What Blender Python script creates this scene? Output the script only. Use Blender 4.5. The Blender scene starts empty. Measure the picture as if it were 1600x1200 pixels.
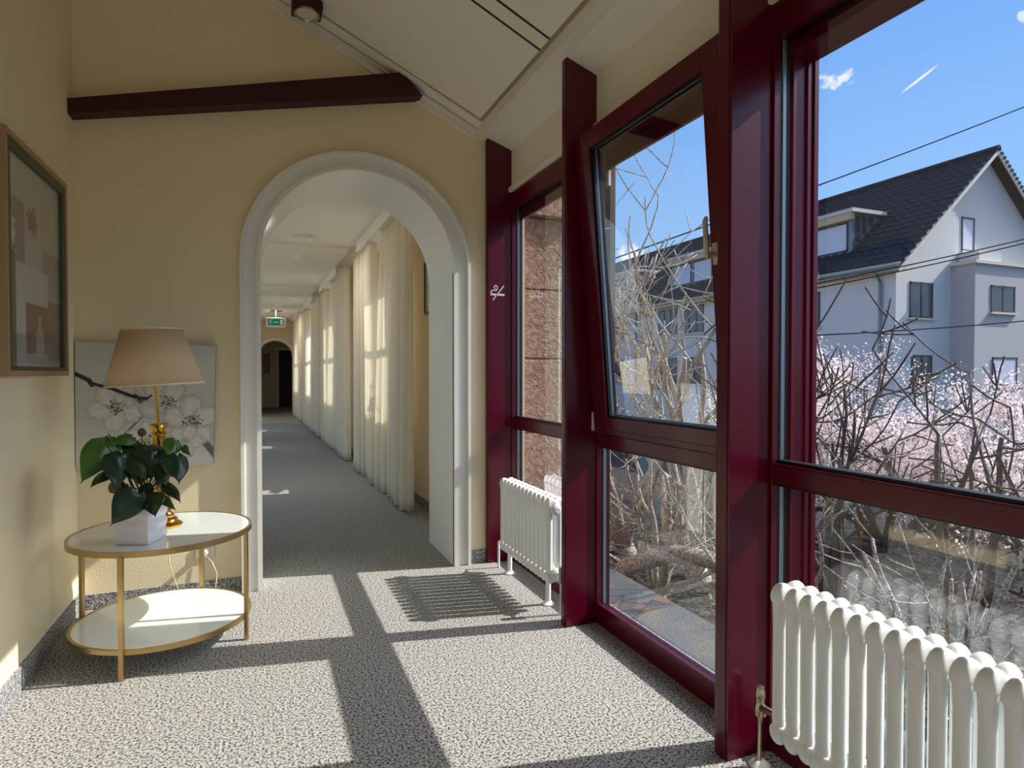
import bpy, math, random
import numpy as np
from mathutils import Vector, Matrix

# ------------------------------------------------------------------ camera
F_PX = 960.0
YAW = math.atan(395 / F_PX)
PITCH = -math.atan(17 / F_PX)
CAMZ = 1.5
scn = bpy.context.scene
col = scn.collection
cd = bpy.data.cameras.new('camera'); cam = bpy.data.objects.new('camera', cd); col.objects.link(cam)
cam.location = (0, 0, CAMZ); cam.rotation_euler = (math.pi / 2 + PITCH, 0, -YAW)
cd.sensor_width = 36; cd.lens = F_PX / 1600 * 36; cd.clip_start = 0.02; cd.clip_end = 500
scn.camera = cam
_fw = np.array([math.sin(YAW) * math.cos(PITCH), math.cos(YAW) * math.cos(PITCH), math.sin(PITCH)])
_rt = np.array([math.cos(YAW), -math.sin(YAW), 0.]); _up = np.cross(_rt, _fw)


def px(u, v, ax, val):
    """point on the plane axis=val seen at photo position u, v"""
    d = (u - 800) / F_PX * _rt - (v - 600) / F_PX * _up + _fw
    c = np.array([0, 0, CAMZ]); t = (val - c[ax]) / d[ax]
    return c + t * d


# ------------------------------------------------------------------ world, sun, exposure
def srgb(r, g, b):
    f = lambda c: (c / 255 / 12.92) if c / 255 <= .04045 else ((c / 255 + .055) / 1.055) ** 2.4
    return (f(r), f(g), f(b), 1)


w = bpy.data.worlds.new('sky'); scn.world = w; w.use_nodes = True
nt = w.node_tree; N = nt.nodes; L = nt.links; N.clear()
tc = N.new('ShaderNodeTexCoord'); sp = N.new('ShaderNodeSeparateXYZ'); L.new(tc.outputs['Generated'], sp.inputs[0])
rp = N.new('ShaderNodeValToRGB'); L.new(sp.outputs['Z'], rp.inputs[0])
cr = rp.color_ramp; cr.elements[0].position = 0.0; cr.elements[0].color = srgb(120, 122, 118)
cr.elements[1].position = 0.9; cr.elements[1].color = srgb(88, 150, 238)
e = cr.elements.new(.02); e.color = srgb(190, 218, 252)
e = cr.elements.new(.22); e.color = srgb(150, 199, 255)
e = cr.elements.new(.5); e.color = srgb(116, 172, 250)
# a few small clouds and a vapour trail, each sitting at its own bearing in the sky
dirs = []


def bearing(u, v):
    d = (u - 800) / F_PX * _rt - (v - 600) / F_PX * _up + _fw
    return d / np.linalg.norm(d)


def vm(op, a, b=None, out=0):
    n = N.new('ShaderNodeVectorMath'); n.operation = op
    for i, x in enumerate((a, b)):
        if x is None: continue
        if isinstance(x, (tuple, list, np.ndarray)): n.inputs[i].default_value = tuple(float(q) for q in x)
        else: L.new(x, n.inputs[i])
    return n.outputs['Value' if op in ('DOT_PRODUCT', 'LENGTH', 'DISTANCE') else 'Vector']


def mt(op, a, b=None):
    n = N.new('ShaderNodeMath'); n.operation = op; n.use_clamp = False
    for i, x in enumerate((a, b)):
        if x is None: continue
        if isinstance(x, (int, float)): n.inputs[i].default_value = x
        else: L.new(x, n.inputs[i])
    return n.outputs[0]


nz = N.new('ShaderNodeTexNoise'); nz.inputs['Scale'].default_value = 48; nz.inputs['Detail'].default_value = 6
L.new(tc.outputs['Generated'], nz.inputs['Vector'])
total = None
# (bearing, half length, half width, direction of the long axis, strength, ragged)
for (u, v, u2, v2, hw, k, rag) in [(1270, 134, 1326, 116, .013, .9, 1), (1322, 134, 1350, 119, .0035, .35, 1), (1404, 149, 1470, 98, .0019, .95, 0),
                                   (960, 398, 1010, 392, .016, 1.0, 1), (1592, 32, 1612, 20, .008, .7, 1)]:
    a, b = bearing(u, v), bearing(u2, v2); c = (a + b) / 2; ax = (b - a); ln = np.linalg.norm(ax) / 2; ax = ax / (2 * ln)
    c = c / np.linalg.norm(c); pr = np.cross(ax, c); pr /= np.linalg.norm(pr)
    rel = vm('SUBTRACT', tc.outputs['Generated'], c)
    x = mt('DIVIDE', vm('DOT_PRODUCT', rel, ax), ln * (1.15 if rag else 1.0)); y = mt('DIVIDE', vm('DOT_PRODUCT', rel, pr), hw)
    q = mt('ADD', mt('MULTIPLY', x, x), mt('MULTIPLY', y, y))
    if rag: q = mt('ADD', q, mt('MULTIPLY', mt('SUBTRACT', nz.outputs['Fac'], .44), 7.0))
    m = mt('MULTIPLY', mt('SUBTRACT', 1.0, q), k * 1.3)
    n = N.new('ShaderNodeClamp'); L.new(m, n.inputs[0]); n.inputs['Max'].default_value = k
    front = mt('GREATER_THAN', vm('DOT_PRODUCT', tc.outputs['Generated'], c), .5)
    m = mt('MULTIPLY', n.outputs[0], front)
    total = m if total is None else mt('MAXIMUM', total, m)
mx = N.new('ShaderNodeMixRGB'); L.new(total, mx.inputs[0]); L.new(rp.outputs[0], mx.inputs[1]); mx.inputs[2].default_value = (.95, .97, 1, 1)
# hazy brightening of the sky around the sun, well to the right of the view
SUN_T = 0.83      # height gained per metre towards +X
SUN_Y = -0.197    # and sideways
sdir = np.array([1, SUN_Y, SUN_T]); sdir /= np.linalg.norm(sdir)
gl = mt('MULTIPLY', mt('SUBTRACT', vm('DOT_PRODUCT', tc.outputs['Generated'], sdir), .84), 1 / .16)
gl = mt('POWER', mt('MAXIMUM', gl, 0.0), 1.4)
ad = N.new('ShaderNodeMixRGB'); ad.blend_type = 'ADD'; ad.inputs[0].default_value = 1; L.new(mx.outputs[0], ad.inputs[1])
gm = N.new('ShaderNodeMixRGB'); gm.blend_type = 'MULTIPLY'; gm.inputs[0].default_value = 1; L.new(gl, gm.inputs[1]); gm.inputs[2].default_value = (5.0, 4.8, 4.4, 1)
L.new(gm.outputs[0], ad.inputs[2])
bg = N.new('ShaderNodeBackground'); bg.inputs['Strength'].default_value = 1.0; L.new(ad.outputs[0], bg.inputs[0])
wo = N.new('ShaderNodeOutputWorld'); L.new(bg.outputs[0], wo.inputs[0])

sd = bpy.data.lights.new('sun', 'SUN'); sun = bpy.data.objects.new('sun', sd); col.objects.link(sun)
sd.energy = 6.6; sd.angle = math.radians(.53); sd.color = (1, .96, .88)
sun.rotation_euler = Vector((1, SUN_Y, SUN_T)).to_track_quat('Z', 'Y').to_euler()
sun.location = (20, -4, 16)

scn.view_settings.view_transform = 'Standard'; scn.view_settings.look = 'None'
scn.view_settings.exposure = 0.29; scn.view_settings.gamma = 1; scn.view_settings.use_curve_mapping = False
scn.cycles.max_bounces = 14; scn.cycles.diffuse_bounces = 8; scn.cycles.transparent_max_bounces = 24
scn.cycles.sample_clamp_indirect = 6

# ------------------------------------------------------------------ materials
MATS = {}


def mat(name, color=(.8, .8, .8, 1), rough=.6, metal=0., spec=.5, coat=0., bump=None, bstr=.2, bdist=.002, noise=None, rot=None, sub=None):
    """bump: (kind, scale); noise: (scale, colour2, low, high) mixes a second colour by noise"""
    if name in MATS: return MATS[name]
    m = bpy.data.materials.new(name); m.use_nodes = True; nt = m.node_tree; n = nt.nodes; l = nt.links
    p = n['Principled BSDF']; p.inputs['Base Color'].default_value = color; p.inputs['Roughness'].default_value = rough
    p.inputs['Metallic'].default_value = metal; p.inputs['Specular IOR Level'].default_value = spec
    p.inputs['Coat Weight'].default_value = coat; p.inputs['Coat Roughness'].default_value = .08
    tcn = n.new('ShaderNodeTexCoord')
    if noise:
        t = n.new('ShaderNodeTexNoise'); t.inputs['Scale'].default_value = noise[0]; t.inputs['Detail'].default_value = 5
        l.new(tcn.outputs['Object'], t.inputs['Vector'])
        r = n.new('ShaderNodeValToRGB'); l.new(t.outputs['Fac'], r.inputs[0])
        r.color_ramp.elements[0].position = noise[2]; r.color_ramp.elements[0].color = color
        r.color_ramp.elements[1].position = noise[3]; r.color_ramp.elements[1].color = noise[1]
        l.new(r.outputs[0], p.inputs['Base Color'])
    if bump:
        if bump[0] == 'noise':
            t = n.new('ShaderNodeTexNoise'); t.inputs['Detail'].default_value = 4; o = 'Fac'
        elif bump[0] == 'voronoi':
            t = n.new('ShaderNodeTexVoronoi'); o = 'Distance'
        else:
            t = n.new('ShaderNodeTexWave'); o = 'Fac'; t.inputs['Distortion'].default_value = 3
        t.inputs['Scale'].default_value = bump[1]
        l.new(tcn.outputs['Object'], t.inputs['Vector'])
        if len(bump) > 2:
            mp = n.new('ShaderNodeMapping'); mp.inputs['Scale'].default_value = bump[2]
            l.new(tcn.outputs['Object'], mp.inputs[0]); l.new(mp.outputs[0], t.inputs['Vector'])
        b = n.new('ShaderNodeBump'); b.inputs['Strength'].default_value = bstr; b.inputs['Distance'].default_value = bdist
        l.new(t.outputs[o], b.inputs['Height']); l.new(b.outputs[0], p.inputs['Normal'])
    MATS[name] = m
    return m


def glass_mat(name='window_glass', tint=(.95, .96, .96, 1), gain=3.4):
    m = bpy.data.materials.new(name); m.use_nodes = True; nt = m.node_tree; n = nt.nodes; l = nt.links; n.clear()
    tr = n.new('ShaderNodeBsdfTransparent'); tr.inputs[0].default_value = tint
    gl = n.new('ShaderNodeBsdfGlossy'); gl.inputs['Roughness'].default_value = .01
    fr = n.new('ShaderNodeFresnel'); fr.inputs[0].default_value = 1.45
    mu = n.new('ShaderNodeMath'); mu.operation = 'MULTIPLY'; mu.use_clamp = True; mu.inputs[1].default_value = gain
    ge = n.new('ShaderNodeNewGeometry'); iv = n.new('ShaderNodeMath'); iv.operation = 'SUBTRACT'; iv.inputs[0].default_value = 1.0; l.new(ge.outputs['Backfacing'], iv.inputs[1])
    m2 = n.new('ShaderNodeMath'); m2.operation = 'MULTIPLY'; l.new(fr.outputs[0], m2.inputs[0]); l.new(iv.outputs[0], m2.inputs[1]); l.new(m2.outputs[0], mu.inputs[0])
    mx = n.new('ShaderNodeMixShader'); l.new(mu.outputs[0], mx.inputs[0]); l.new(tr.outputs[0], mx.inputs[1]); l.new(gl.outputs[0], mx.inputs[2])
    o = n.new('ShaderNodeOutputMaterial'); l.new(mx.outputs[0], o.inputs[0])
    return m


def carpet_mat(name, light, dark, mid, scale=130, brightshift=0.0):
    m = bpy.data.materials.new(name); m.use_nodes = True; nt = m.node_tree; n = nt.nodes; l = nt.links
    p = n['Principled BSDF']; p.inputs['Roughness'].default_value = .95; p.inputs['Specular IOR Level'].default_value = .1
    tcn = n.new('ShaderNodeTexCoord')
    t = n.new('ShaderNodeTexNoise'); t.inputs['Scale'].default_value = scale; t.inputs['Detail'].default_value = 3; t.inputs['Roughness'].default_value = .6
    l.new(tcn.outputs['Object'], t.inputs['Vector'])
    r = n.new('ShaderNodeValToRGB'); l.new(t.outputs['Fac'], r.inputs[0]); c = r.color_ramp
    c.elements[0].position = .40 + brightshift; c.elements[0].color = dark
    c.elements[1].position = .54 + brightshift; c.elements[1].color = light
    e = c.elements.new(.47 + brightshift); e.color = mid
    l.new(r.outputs[0], p.inputs['Base Color'])
    t2 = n.new('ShaderNodeTexNoise'); t2.inputs['Scale'].default_value = 260; t2.inputs['Detail'].default_value = 2
    l.new(tcn.outputs['Object'], t2.inputs['Vector'])
    b = n.new('ShaderNodeBump'); b.inputs['Strength'].default_value = .3; b.inputs['Distance'].default_value = .003
    l.new(t2.outputs['Fac'], b.inputs['Height']); l.new(b.outputs[0], p.inputs['Normal'])
    MATS[name] = m
    return m


def vcol_mat(name, rough=.7, coat=0.):
    m = bpy.data.materials.new(name); m.use_nodes = True; nt = m.node_tree; n = nt.nodes; l = nt.links
    p = n['Principled BSDF']; p.inputs['Roughness'].default_value = rough; p.inputs['Coat Weight'].default_value = coat
    a = n.new('ShaderNodeAttribute'); a.attribute_name = 'Col'; l.new(a.outputs['Color'], p.inputs['Base Color'])
    return m


def translucent_mat(name, color, amount=.35, bumpscale=None):
    m = bpy.data.materials.new(name); m.use_nodes = True; nt = m.node_tree; n = nt.nodes; l = nt.links; n.clear()
    d = n.new('ShaderNodeBsdfDiffuse'); d.inputs[0].default_value = color
    t = n.new('ShaderNodeBsdfTranslucent'); t.inputs[0].default_value = color
    mx = n.new('ShaderNodeMixShader'); mx.inputs[0].default_value = amount; l.new(d.outputs[0], mx.inputs[1]); l.new(t.outputs[0], mx.inputs[2])
    o = n.new('ShaderNodeOutputMaterial'); l.new(mx.outputs[0], o.inputs[0])
    if bumpscale:
        w_ = n.new('ShaderNodeTexNoise'); w_.inputs['Scale'].default_value = bumpscale
        b = n.new('ShaderNodeBump'); b.inputs['Strength'].default_value = .3; b.inputs['Distance'].default_value = .002
        l.new(w_.outputs['Fac'], b.inputs['Height']); l.new(b.outputs[0], d.inputs['Normal'])
    return m


M_wall = mat('cream_wallpaper', srgb(240, 225, 190), .85, spec=.2, bump=('voronoi', 190.), bstr=.55, bdist=.0022)
M_wall_c = mat('corridor_paint', srgb(236, 218, 192), .85, spec=.2)
M_red = mat('burgundy_paint', srgb(84, 3, 29), .25, spec=.4, coat=.1, bump=('noise', 26., (1.5, 1.5, .25)), bstr=.12, bdist=.003)
M_redw = mat('dark_red_wood_beam', srgb(60, 18, 22), .5, spec=.35, bump=('noise', 30., (.3, 3, 3)), bstr=.2)
M_outer = mat('weathered_brown_outer_frame', srgb(66, 50, 44), .7)
M_black = mat('black_rubber_gasket', srgb(14, 16, 20), .4)
M_spacer = mat('aluminium_spacer', srgb(170, 180, 186), .4, metal=.6)
M_white = mat('white_gloss_paint', srgb(234, 233, 226), .35, spec=.5)
M_ceil = mat('white_grained_ceiling_panel', srgb(232, 226, 210), .7, spec=.25, bump=('noise', 9., (1.2, 9, 9)), bstr=.25, bdist=.003)
M_cream = mat('cream_panel', srgb(236, 230, 212), .7, spec=.25)
M_trimw = mat('offwhite_trim', srgb(232, 228, 214), .5)
M_groove = mat('dark_groove', srgb(40, 28, 30), .7)
M_carpet = carpet_mat('speckled_carpet', srgb(186, 182, 174), srgb(70, 71, 84), srgb(132, 130, 129), 95)
M_carpetb = carpet_mat('speckled_carpet_skirting', srgb(205, 200, 192), srgb(70, 74, 92), srgb(118, 118, 128), 150, .03)
M_glass = glass_mat()
M_brass = mat('polished_brass', srgb(226, 176, 84), .12, metal=1.)
M_gold = mat('brushed_gold_metal', srgb(190, 162, 112), .32, metal=1.)
M_rad = mat('white_radiator_enamel', srgb(236, 238, 238), .3, spec=.5)
M_chrome = mat('tarnished_chrome', srgb(190, 180, 160), .28, metal=1.)
M_shade = translucent_mat('peach_lamp_shade_fabric', srgb(238, 216, 180), .3)
M_curtain = translucent_mat('cream_curtain_cloth', srgb(248, 243, 230), .52, 300)
M_leaf = mat('dark_glossy_leaf', srgb(16, 44, 22), .32, spec=.5, noise=(14, srgb(36, 74, 30), .45, .7))
M_leafl = mat('light_green_leaf', srgb(72, 120, 44), .35, spec=.5, noise=(14, srgb(40, 84, 32), .4, .7))
M_stem = mat('leaf_stem', srgb(78, 92, 44), .5)
M_bract = mat('brown_green_bract', srgb(88, 82, 44), .6)
M_soil = mat('potting_soil', srgb(42, 32, 24), .95)
M_pot = mat('white_ceramic', srgb(236, 234, 238), .25, spec=.5)
M_milk = mat('white_table_glass', srgb(226, 234, 234), .06, spec=.6, coat=.6)
M_plastic = mat('white_plastic', srgb(232, 230, 222), .4)
M_vcol = vcol_mat('printed_canvas', .75)
M_vprint = vcol_mat('print_behind_glass', .35, .5)
M_tan = mat('tan_wood_frame', srgb(170, 138, 100), .5)
M_moss = mat('moss_green_frame', srgb(84, 84, 56), .5)
M_bframe = mat('dark_brown_frame', srgb(88, 66, 50), .5)
M_stone = mat('red_sandstone', srgb(168, 134, 118), .95, spec=.1, bump=('noise', 55.), bstr=1.0, bdist=.05, noise=(24, srgb(206, 176, 160), .4, .65))
M_slab = mat('weathered_slate_slab', srgb(68, 72, 76), .9, noise=(5, srgb(94, 86, 76), .5, .68), bump=('noise', 40.), bstr=.3)
M_rust = mat('rust_spot', srgb(106, 82, 66), .9)
M_bark = mat('pale_bark', srgb(180, 170, 156), .7, noise=(60, srgb(96, 84, 74), .42, .6), bump=('noise', 60.), bstr=.4)
M_bark2 = mat('dark_bark', srgb(70, 58, 56), .8, noise=(30, srgb(120, 106, 98), .5, .75), bump=('noise', 60.), bstr=.4)
M_petal = translucent_mat('pink_blossom', srgb(254, 236, 232), .45)
M_ground = mat('leaf_litter_ground', srgb(26, 23, 20), .95, noise=(14, srgb(76, 68, 54), .45, .62), bump=('noise', 22.), bstr=1., bdist=.06)
M_ivy = mat('garden_ivy_leaf', srgb(70, 96, 40), .5)
M_render = mat('grey_house_render', srgb(214, 208, 202), .9, bump=('noise', 12.), bstr=.3, bdist=.02)
M_render2 = mat('darker_house_render', srgb(180, 176, 176), .9)
M_tile = mat('slate_grey_roof_tile', srgb(52, 54, 58), .9, spec=.15)
M_verge = mat('light_verge_board', srgb(206, 198, 184), .7)
M_soffit = mat('sandy_eaves_board', srgb(204, 178, 140), .8)
M_zinc = mat('zinc_cladding', srgb(112, 130, 134), .4, metal=.4)
M_winfr = mat('dark_house_window_frame', srgb(46, 50, 56), .5)
M_winpane = mat('house_window_pane', srgb(60, 70, 80), .08, spec=.8)
M_shutter = mat('white_roller_shutter', srgb(206, 208, 218), .7, bump=('wave', 10., (0, 0, 1)), bstr=.2)
M_wire = mat('power_cable', srgb(26, 30, 42), 1., spec=0.)
M_wood = mat('dark_door_wood', srgb(58, 46, 40), .5)
M_green = bpy.data.materials.new('exit_sign_green'); M_green.use_nodes = True
_p = M_green.node_tree.nodes['Principled BSDF']; _p.inputs['Base Color'].default_value = srgb(0, 104, 84)
_p.inputs['Emission Color'].default_value = srgb(0, 112, 88); _p.inputs['Emission Strength'].default_value = .35
M_signw = mat('exit_sign_white', srgb(240, 244, 236), .5)
M_fence = mat('grey_louvre_fence', srgb(116, 124, 126), .7)


# ------------------------------------------------------------------ mesh helpers
class MB:
    def __init__(s): s.v = []; s.f = []; s.m = []; s.mats = []

    def mi(s, m):
        if m not in s.mats: s.mats.append(m)
        return s.mats.index(m)

    def add(s, vs, fs, m=None):
        o = len(s.v); s.v += [tuple(float(c) for c in q) for q in vs]; k = s.mi(m) if m else 0
        for q in fs: s.f.append(tuple(i + o for i in q)); s.m.append(k)
        return s

    def box(s, x0, x1, y0, y1, z0, z1, m=None, fn=None):
        vs = [(x, y, z) for x in (x0, x1) for y in (y0, y1) for z in (z0, z1)]
        if fn: vs = [fn(*q) for q in vs]
        return s.add(vs, [(0, 1, 3, 2), (4, 6, 7, 5), (0, 4, 5, 1), (2, 3, 7, 6), (0, 2, 6, 4), (1, 5, 7, 3)], m)

    def tube(s, pts, rad, n=8, m=None, caps=True):
        pts = [np.array(p, float) for p in pts]
        if isinstance(rad, (int, float)): rad = [rad] * len(pts)
        vs = []; prev = None
        for i, p in enumerate(pts):
            a = pts[max(i - 1, 0)]; b = pts[min(i + 1, len(pts) - 1)]; t = b - a; t = t / (np.linalg.norm(t) + 1e-12)
            if prev is None: ref = np.array([0, 0, 1.]) if abs(t[2]) < .9 else np.array([1., 0, 0]); u = np.cross(t, ref)
            else: u = prev - t * (prev @ t)
            u = u / (np.linalg.norm(u) + 1e-12); prev = u; w_ = np.cross(t, u)
            for k in range(n):
                an = 2 * math.pi * k / n; vs.append(p + rad[i] * (math.cos(an) * u + math.sin(an) * w_))
        fs = []
        for i in range(len(pts) - 1):
            for k in range(n): fs.append((i * n + k, i * n + (k + 1) % n, (i + 1) * n + (k + 1) % n, (i + 1) * n + k))
        if caps: fs.append(tuple(range(n))[::-1]); fs.append(tuple((len(pts) - 1) * n + k for k in range(n)))
        return s.add(vs, fs, m)

    def lathe(s, prof, c=(0, 0, 0), n=32, m=None, fn=None):
        vs = []
        for r, z in prof:
            for k in range(n):
                a = 2 * math.pi * k / n; q = (c[0] + r * math.cos(a), c[1] + r * math.sin(a), c[2] + z); vs.append(fn(*q) if fn else q)
        fs = [(i * n + k, i * n + (k + 1) % n, (i + 1) * n + (k + 1) % n, (i + 1) * n + k) for i in range(len(prof) - 1) for k in range(n)]
        if prof[0] == prof[-1]: return s.add(vs, fs, m)
        if prof[0][0] > 1e-6: fs.append(tuple(range(n))[::-1])
        if prof[-1][0] > 1e-6: fs.append(tuple((len(prof) - 1) * n + k for k in range(n)))
        return s.add(vs, fs, m)

    def loft(s, rings, m=None, cap=True):
        n = len(rings[0]); vs = [q for r in rings for q in r]
        fs = [(i * n + k, i * n + (k + 1) % n, (i + 1) * n + (k + 1) % n, (i + 1) * n + k) for i in range(len(rings) - 1) for k in range(n)]
        if cap: fs.append(tuple(range(n))[::-1]); fs.append(tuple((len(rings) - 1) * n + k for k in range(n)))
        return s.add(vs, fs, m)

    def prism(s, poly, axis, a, b, m=None):
        def P(q, t):
            return (t, q[0], q[1]) if axis == 0 else ((q[0], t, q[1]) if axis == 1 else (q[0], q[1], t))
        n = len(poly); vs = [P(q, a) for q in poly] + [P(q, b) for q in poly]
        fs = [tuple(range(n))[::-1], tuple(range(n, 2 * n))] + [(k, (k + 1) % n, n + (k + 1) % n, n + k) for k in range(n)]
        return s.add(vs, fs, m)

    def build(s, name, m=None, parent=None, smooth=False, bevel=0, solid=0, sub=0):
        me = bpy.data.meshes.new(name); me.from_pydata(s.v, [], s.f)
        if m is not None and not s.mats: me.materials.append(m)
        else:
            for q in s.mats: me.materials.append(q)
            me.polygons.foreach_set('material_index', s.m)
        me.update()
        import bmesh
        bm = bmesh.new(); bm.from_mesh(me); bmesh.ops.recalc_face_normals(bm, faces=bm.faces); bm.to_mesh(me); bm.free()
        o = bpy.data.objects.new(name, me); col.objects.link(o)
        if smooth:
            me.polygons.foreach_set('use_smooth', [True] * len(me.polygons))
            if smooth == 'auto': me.set_sharp_from_angle(angle=math.radians(38))
        if bevel:
            b = o.modifiers.new('bevel', 'BEVEL'); b.width = bevel; b.segments = 2; b.limit_method = 'ANGLE'
        if solid:
            q = o.modifiers.new('solid', 'SOLIDIFY'); q.thickness = solid; q.offset = 0
        if sub:
            q = o.modifiers.new('sub', 'SUBSURF'); q.levels = sub; q.render_levels = sub
        if parent is not None: setparent(o, parent)
        return o


def setparent(o, p):
    o.parent = p
    wm = Matrix.Identity(4); q = p
    chain = []
    while q is not None: chain.append(q); q = q.parent
    for q in reversed(chain): wm = wm @ q.matrix_parent_inverse @ Matrix.LocRotScale(q.location, q.rotation_euler.to_quaternion(), q.scale)
    o.matrix_parent_inverse = wm.inverted()


def thing(name, label, cat, loc=(0, 0, 0), group=None, kind=None):
    o = bpy.data.objects.new(name, None); col.objects.link(o); o.location = loc; o.empty_display_size = .1
    tag(o, label, cat, group, kind); return o


def tag(o, label=None, cat=None, group=None, kind=None):
    if label: o['label'] = label
    if cat: o['category'] = cat
    if group: o['group'] = group
    if kind: o['kind'] = kind
    return o


def struct(o): o['kind'] = 'structure'; return o


def sempty(name, loc=(0, 0, 0)):
    o = bpy.data.objects.new(name, None); col.objects.link(o); o.location = loc; o.empty_display_size = .1; o['kind'] = 'structure'; return o


# ------------------------------------------------------------------ the gallery shell
XL = -1.06; YB = 4.59; YJ = 5.30; YF = -3.9
XP0, XP1 = 1.66, 1.86
ceilz = lambda x: 3.40 + .463 * (1.6 - x)
struct(MB().box(XL - .02, 2.10, YF - .1, 24.0, -.2, 0).build('floor', M_carpet))
struct(MB().box(-.8, 2.1, 24.0, 30, -.2, 0).build('floor', M_carpet))
struct(MB().box(XL - .3, XL, YF - .2, YB, -.2, 5.0).build('wall_left', M_wall))
q_ = MB(); q_.box(XL - .3, XL + .15, YF - .3, YF, -.2, 5.0); q_.box(XL + .15, 2.07, YF - .3, YF, 2.9, 5.0); q_.box(XL + .15, 2.07, YF - .3, YF, -.2, .12); q_.box(.42, .5, YF - .2, YF, .1, 2.9)
struct(q_.build('wall_front', M_wall))
struct(MB().box(XL + .15, 2.07, YF - .12, YF - .11, .12, 2.9).build('window_13', M_glass))  # glazed end behind the camera, added to brighten the gallery
AX0, AX1 = 0.0, 1.405; AR = (AX1 - AX0) / 2; AC = (AX0 + AX1) / 2; ASP = 2.98 - AR


def arch_pts(r, n=40, cx=AC, sp=ASP):
    return [(cx - r, 0)] + [(cx - r * math.cos(math.pi * k / n), sp + r * math.sin(math.pi * k / n)) for k in range(n + 1)] + [(cx + r, 0)]


wb = MB(); ap = arch_pts(AR); TOP = 4.95
wb.box(XL - .3, AX0, YB, YJ, -.2, TOP); wb.box(AX1, 2.0, YB, YJ, -.2, TOP)
for a, b in zip(ap[1:-2], ap[2:-1]):
    vs = [(a[0], YB, a[1]), (b[0], YB, b[1]), (b[0], YB, TOP), (a[0], YB, TOP), (a[0], YJ, a[1]), (b[0], YJ, b[1]), (b[0], YJ, TOP), (a[0], YJ, TOP)]
    wb.add(vs, [(0, 1, 2, 3), (4, 7, 6, 5), (0, 4, 5, 1)])
struct(wb.build('wall_back', M_wall))
# arch casing and lining, painted white
tr = MB(); ro, ri = AR + .105, AR - .003
P_o, P_i = arch_pts(ro), arch_pts(ri)
for (pa, pb, y0, y1) in ((arch_pts(AR + .105, 56), arch_pts(AR - .012, 56), YB - .03, YB + .0), (arch_pts(AR + .118, 56), arch_pts(AR + .096, 56), YB - .052, YB), (arch_pts(AR + .016, 56), arch_pts(AR - .014, 56), YB - .044, YB)):
    for k in range(len(pa) - 1):
        a, b, c, d = pa[k], pa[k + 1], pb[k + 1], pb[k]
        vs = [(q[0], y, q[1]) for y in (y0, y1) for q in (a, b, c, d)]
        tr.add(vs, [(0, 1, 2, 3), (4, 7, 6, 5), (0, 4, 5, 1), (2, 6, 7, 3)])
pa, pb = arch_pts(AR - .014), arch_pts(AR + .004)
for k in range(len(pa) - 1):
    a, b, c, d = pa[k], pa[k + 1], pb[k + 1], pb[k]
    vs = [(q[0], y, q[1]) for y in (YB - .02, YJ + .012) for q in (a, b, c, d)]
    tr.add(vs, [(0, 1, 2, 3), (4, 7, 6, 5), (0, 4, 5, 1), (2, 6, 7, 3), (0, 3, 7, 4)])
struct(tr.build('trim_1', M_white, smooth='auto'))
# sloped ceiling with panel grooves
cl = MB(); xr = 2.02
cl.add([(x, y, ceilz(x) + dz) for x in (XL - .2, 1.6) for y in (YF, YB + .3) for dz in (0, .25)], [(0, 1, 3, 2), (4, 6, 7, 5), (0, 4, 5, 1), (2, 3, 7, 6), (0, 2, 6, 4), (1, 5, 7, 3)])
ceiling = struct(cl.build('ceiling', M_ceil))
gr = MB()
for y in (3.345, 3.215, 2.0, 1.87, .66, .53, -.7, -.83, -2.0, -2.13):
    gr.add([(x, y + dy, ceilz(x) + dz) for x in (XL, 1.575) for dy in (-.009, .009) for dz in (-.0015, .02)], [(0, 1, 3, 2), (4, 6, 7, 5), (0, 4, 5, 1), (2, 3, 7, 6), (0, 2, 6, 4), (1, 5, 7, 3)])
gr.build('groove', M_groove, ceiling)


def slope_box(mb, y0, y1, a, b, x0=XL, x1=1.6):
    mb.add([(x, y, ceilz(x) + dz) for x in (x0, x1) for y in (y0, y1) for dz in (a, b)], [(0, 1, 3, 2), (4, 6, 7, 5), (0, 4, 5, 1), (2, 3, 7, 6), (0, 2, 6, 4), (1, 5, 7, 3)])


t2 = MB(); slope_box(t2, YB - .018, YB, -.085, 0); slope_box(t2, YB - .05, YB - .018, -.035, 0); slope_box(t2, YB - .15, YB - .05, -.014, 0)
slope_box(t2, YB - .17, YB - .15, -.022, 0)
slope_box(gr_ := MB(), YB - .175, YB - .170, -.003, .01); slope_box(gr_, YB - .054, YB - .050, -.016, .01); gr_.build('groove', M_groove, ceiling)
slope_box(gr_ := MB(), YF, YB - .17, -.004, .01, 1.556, 1.575); gr_.build('shadow_gap', mat('grey_beige_gap', srgb(150, 138, 116), .8), ceiling)
struct(t2.build('trim_2', M_trimw))
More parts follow.
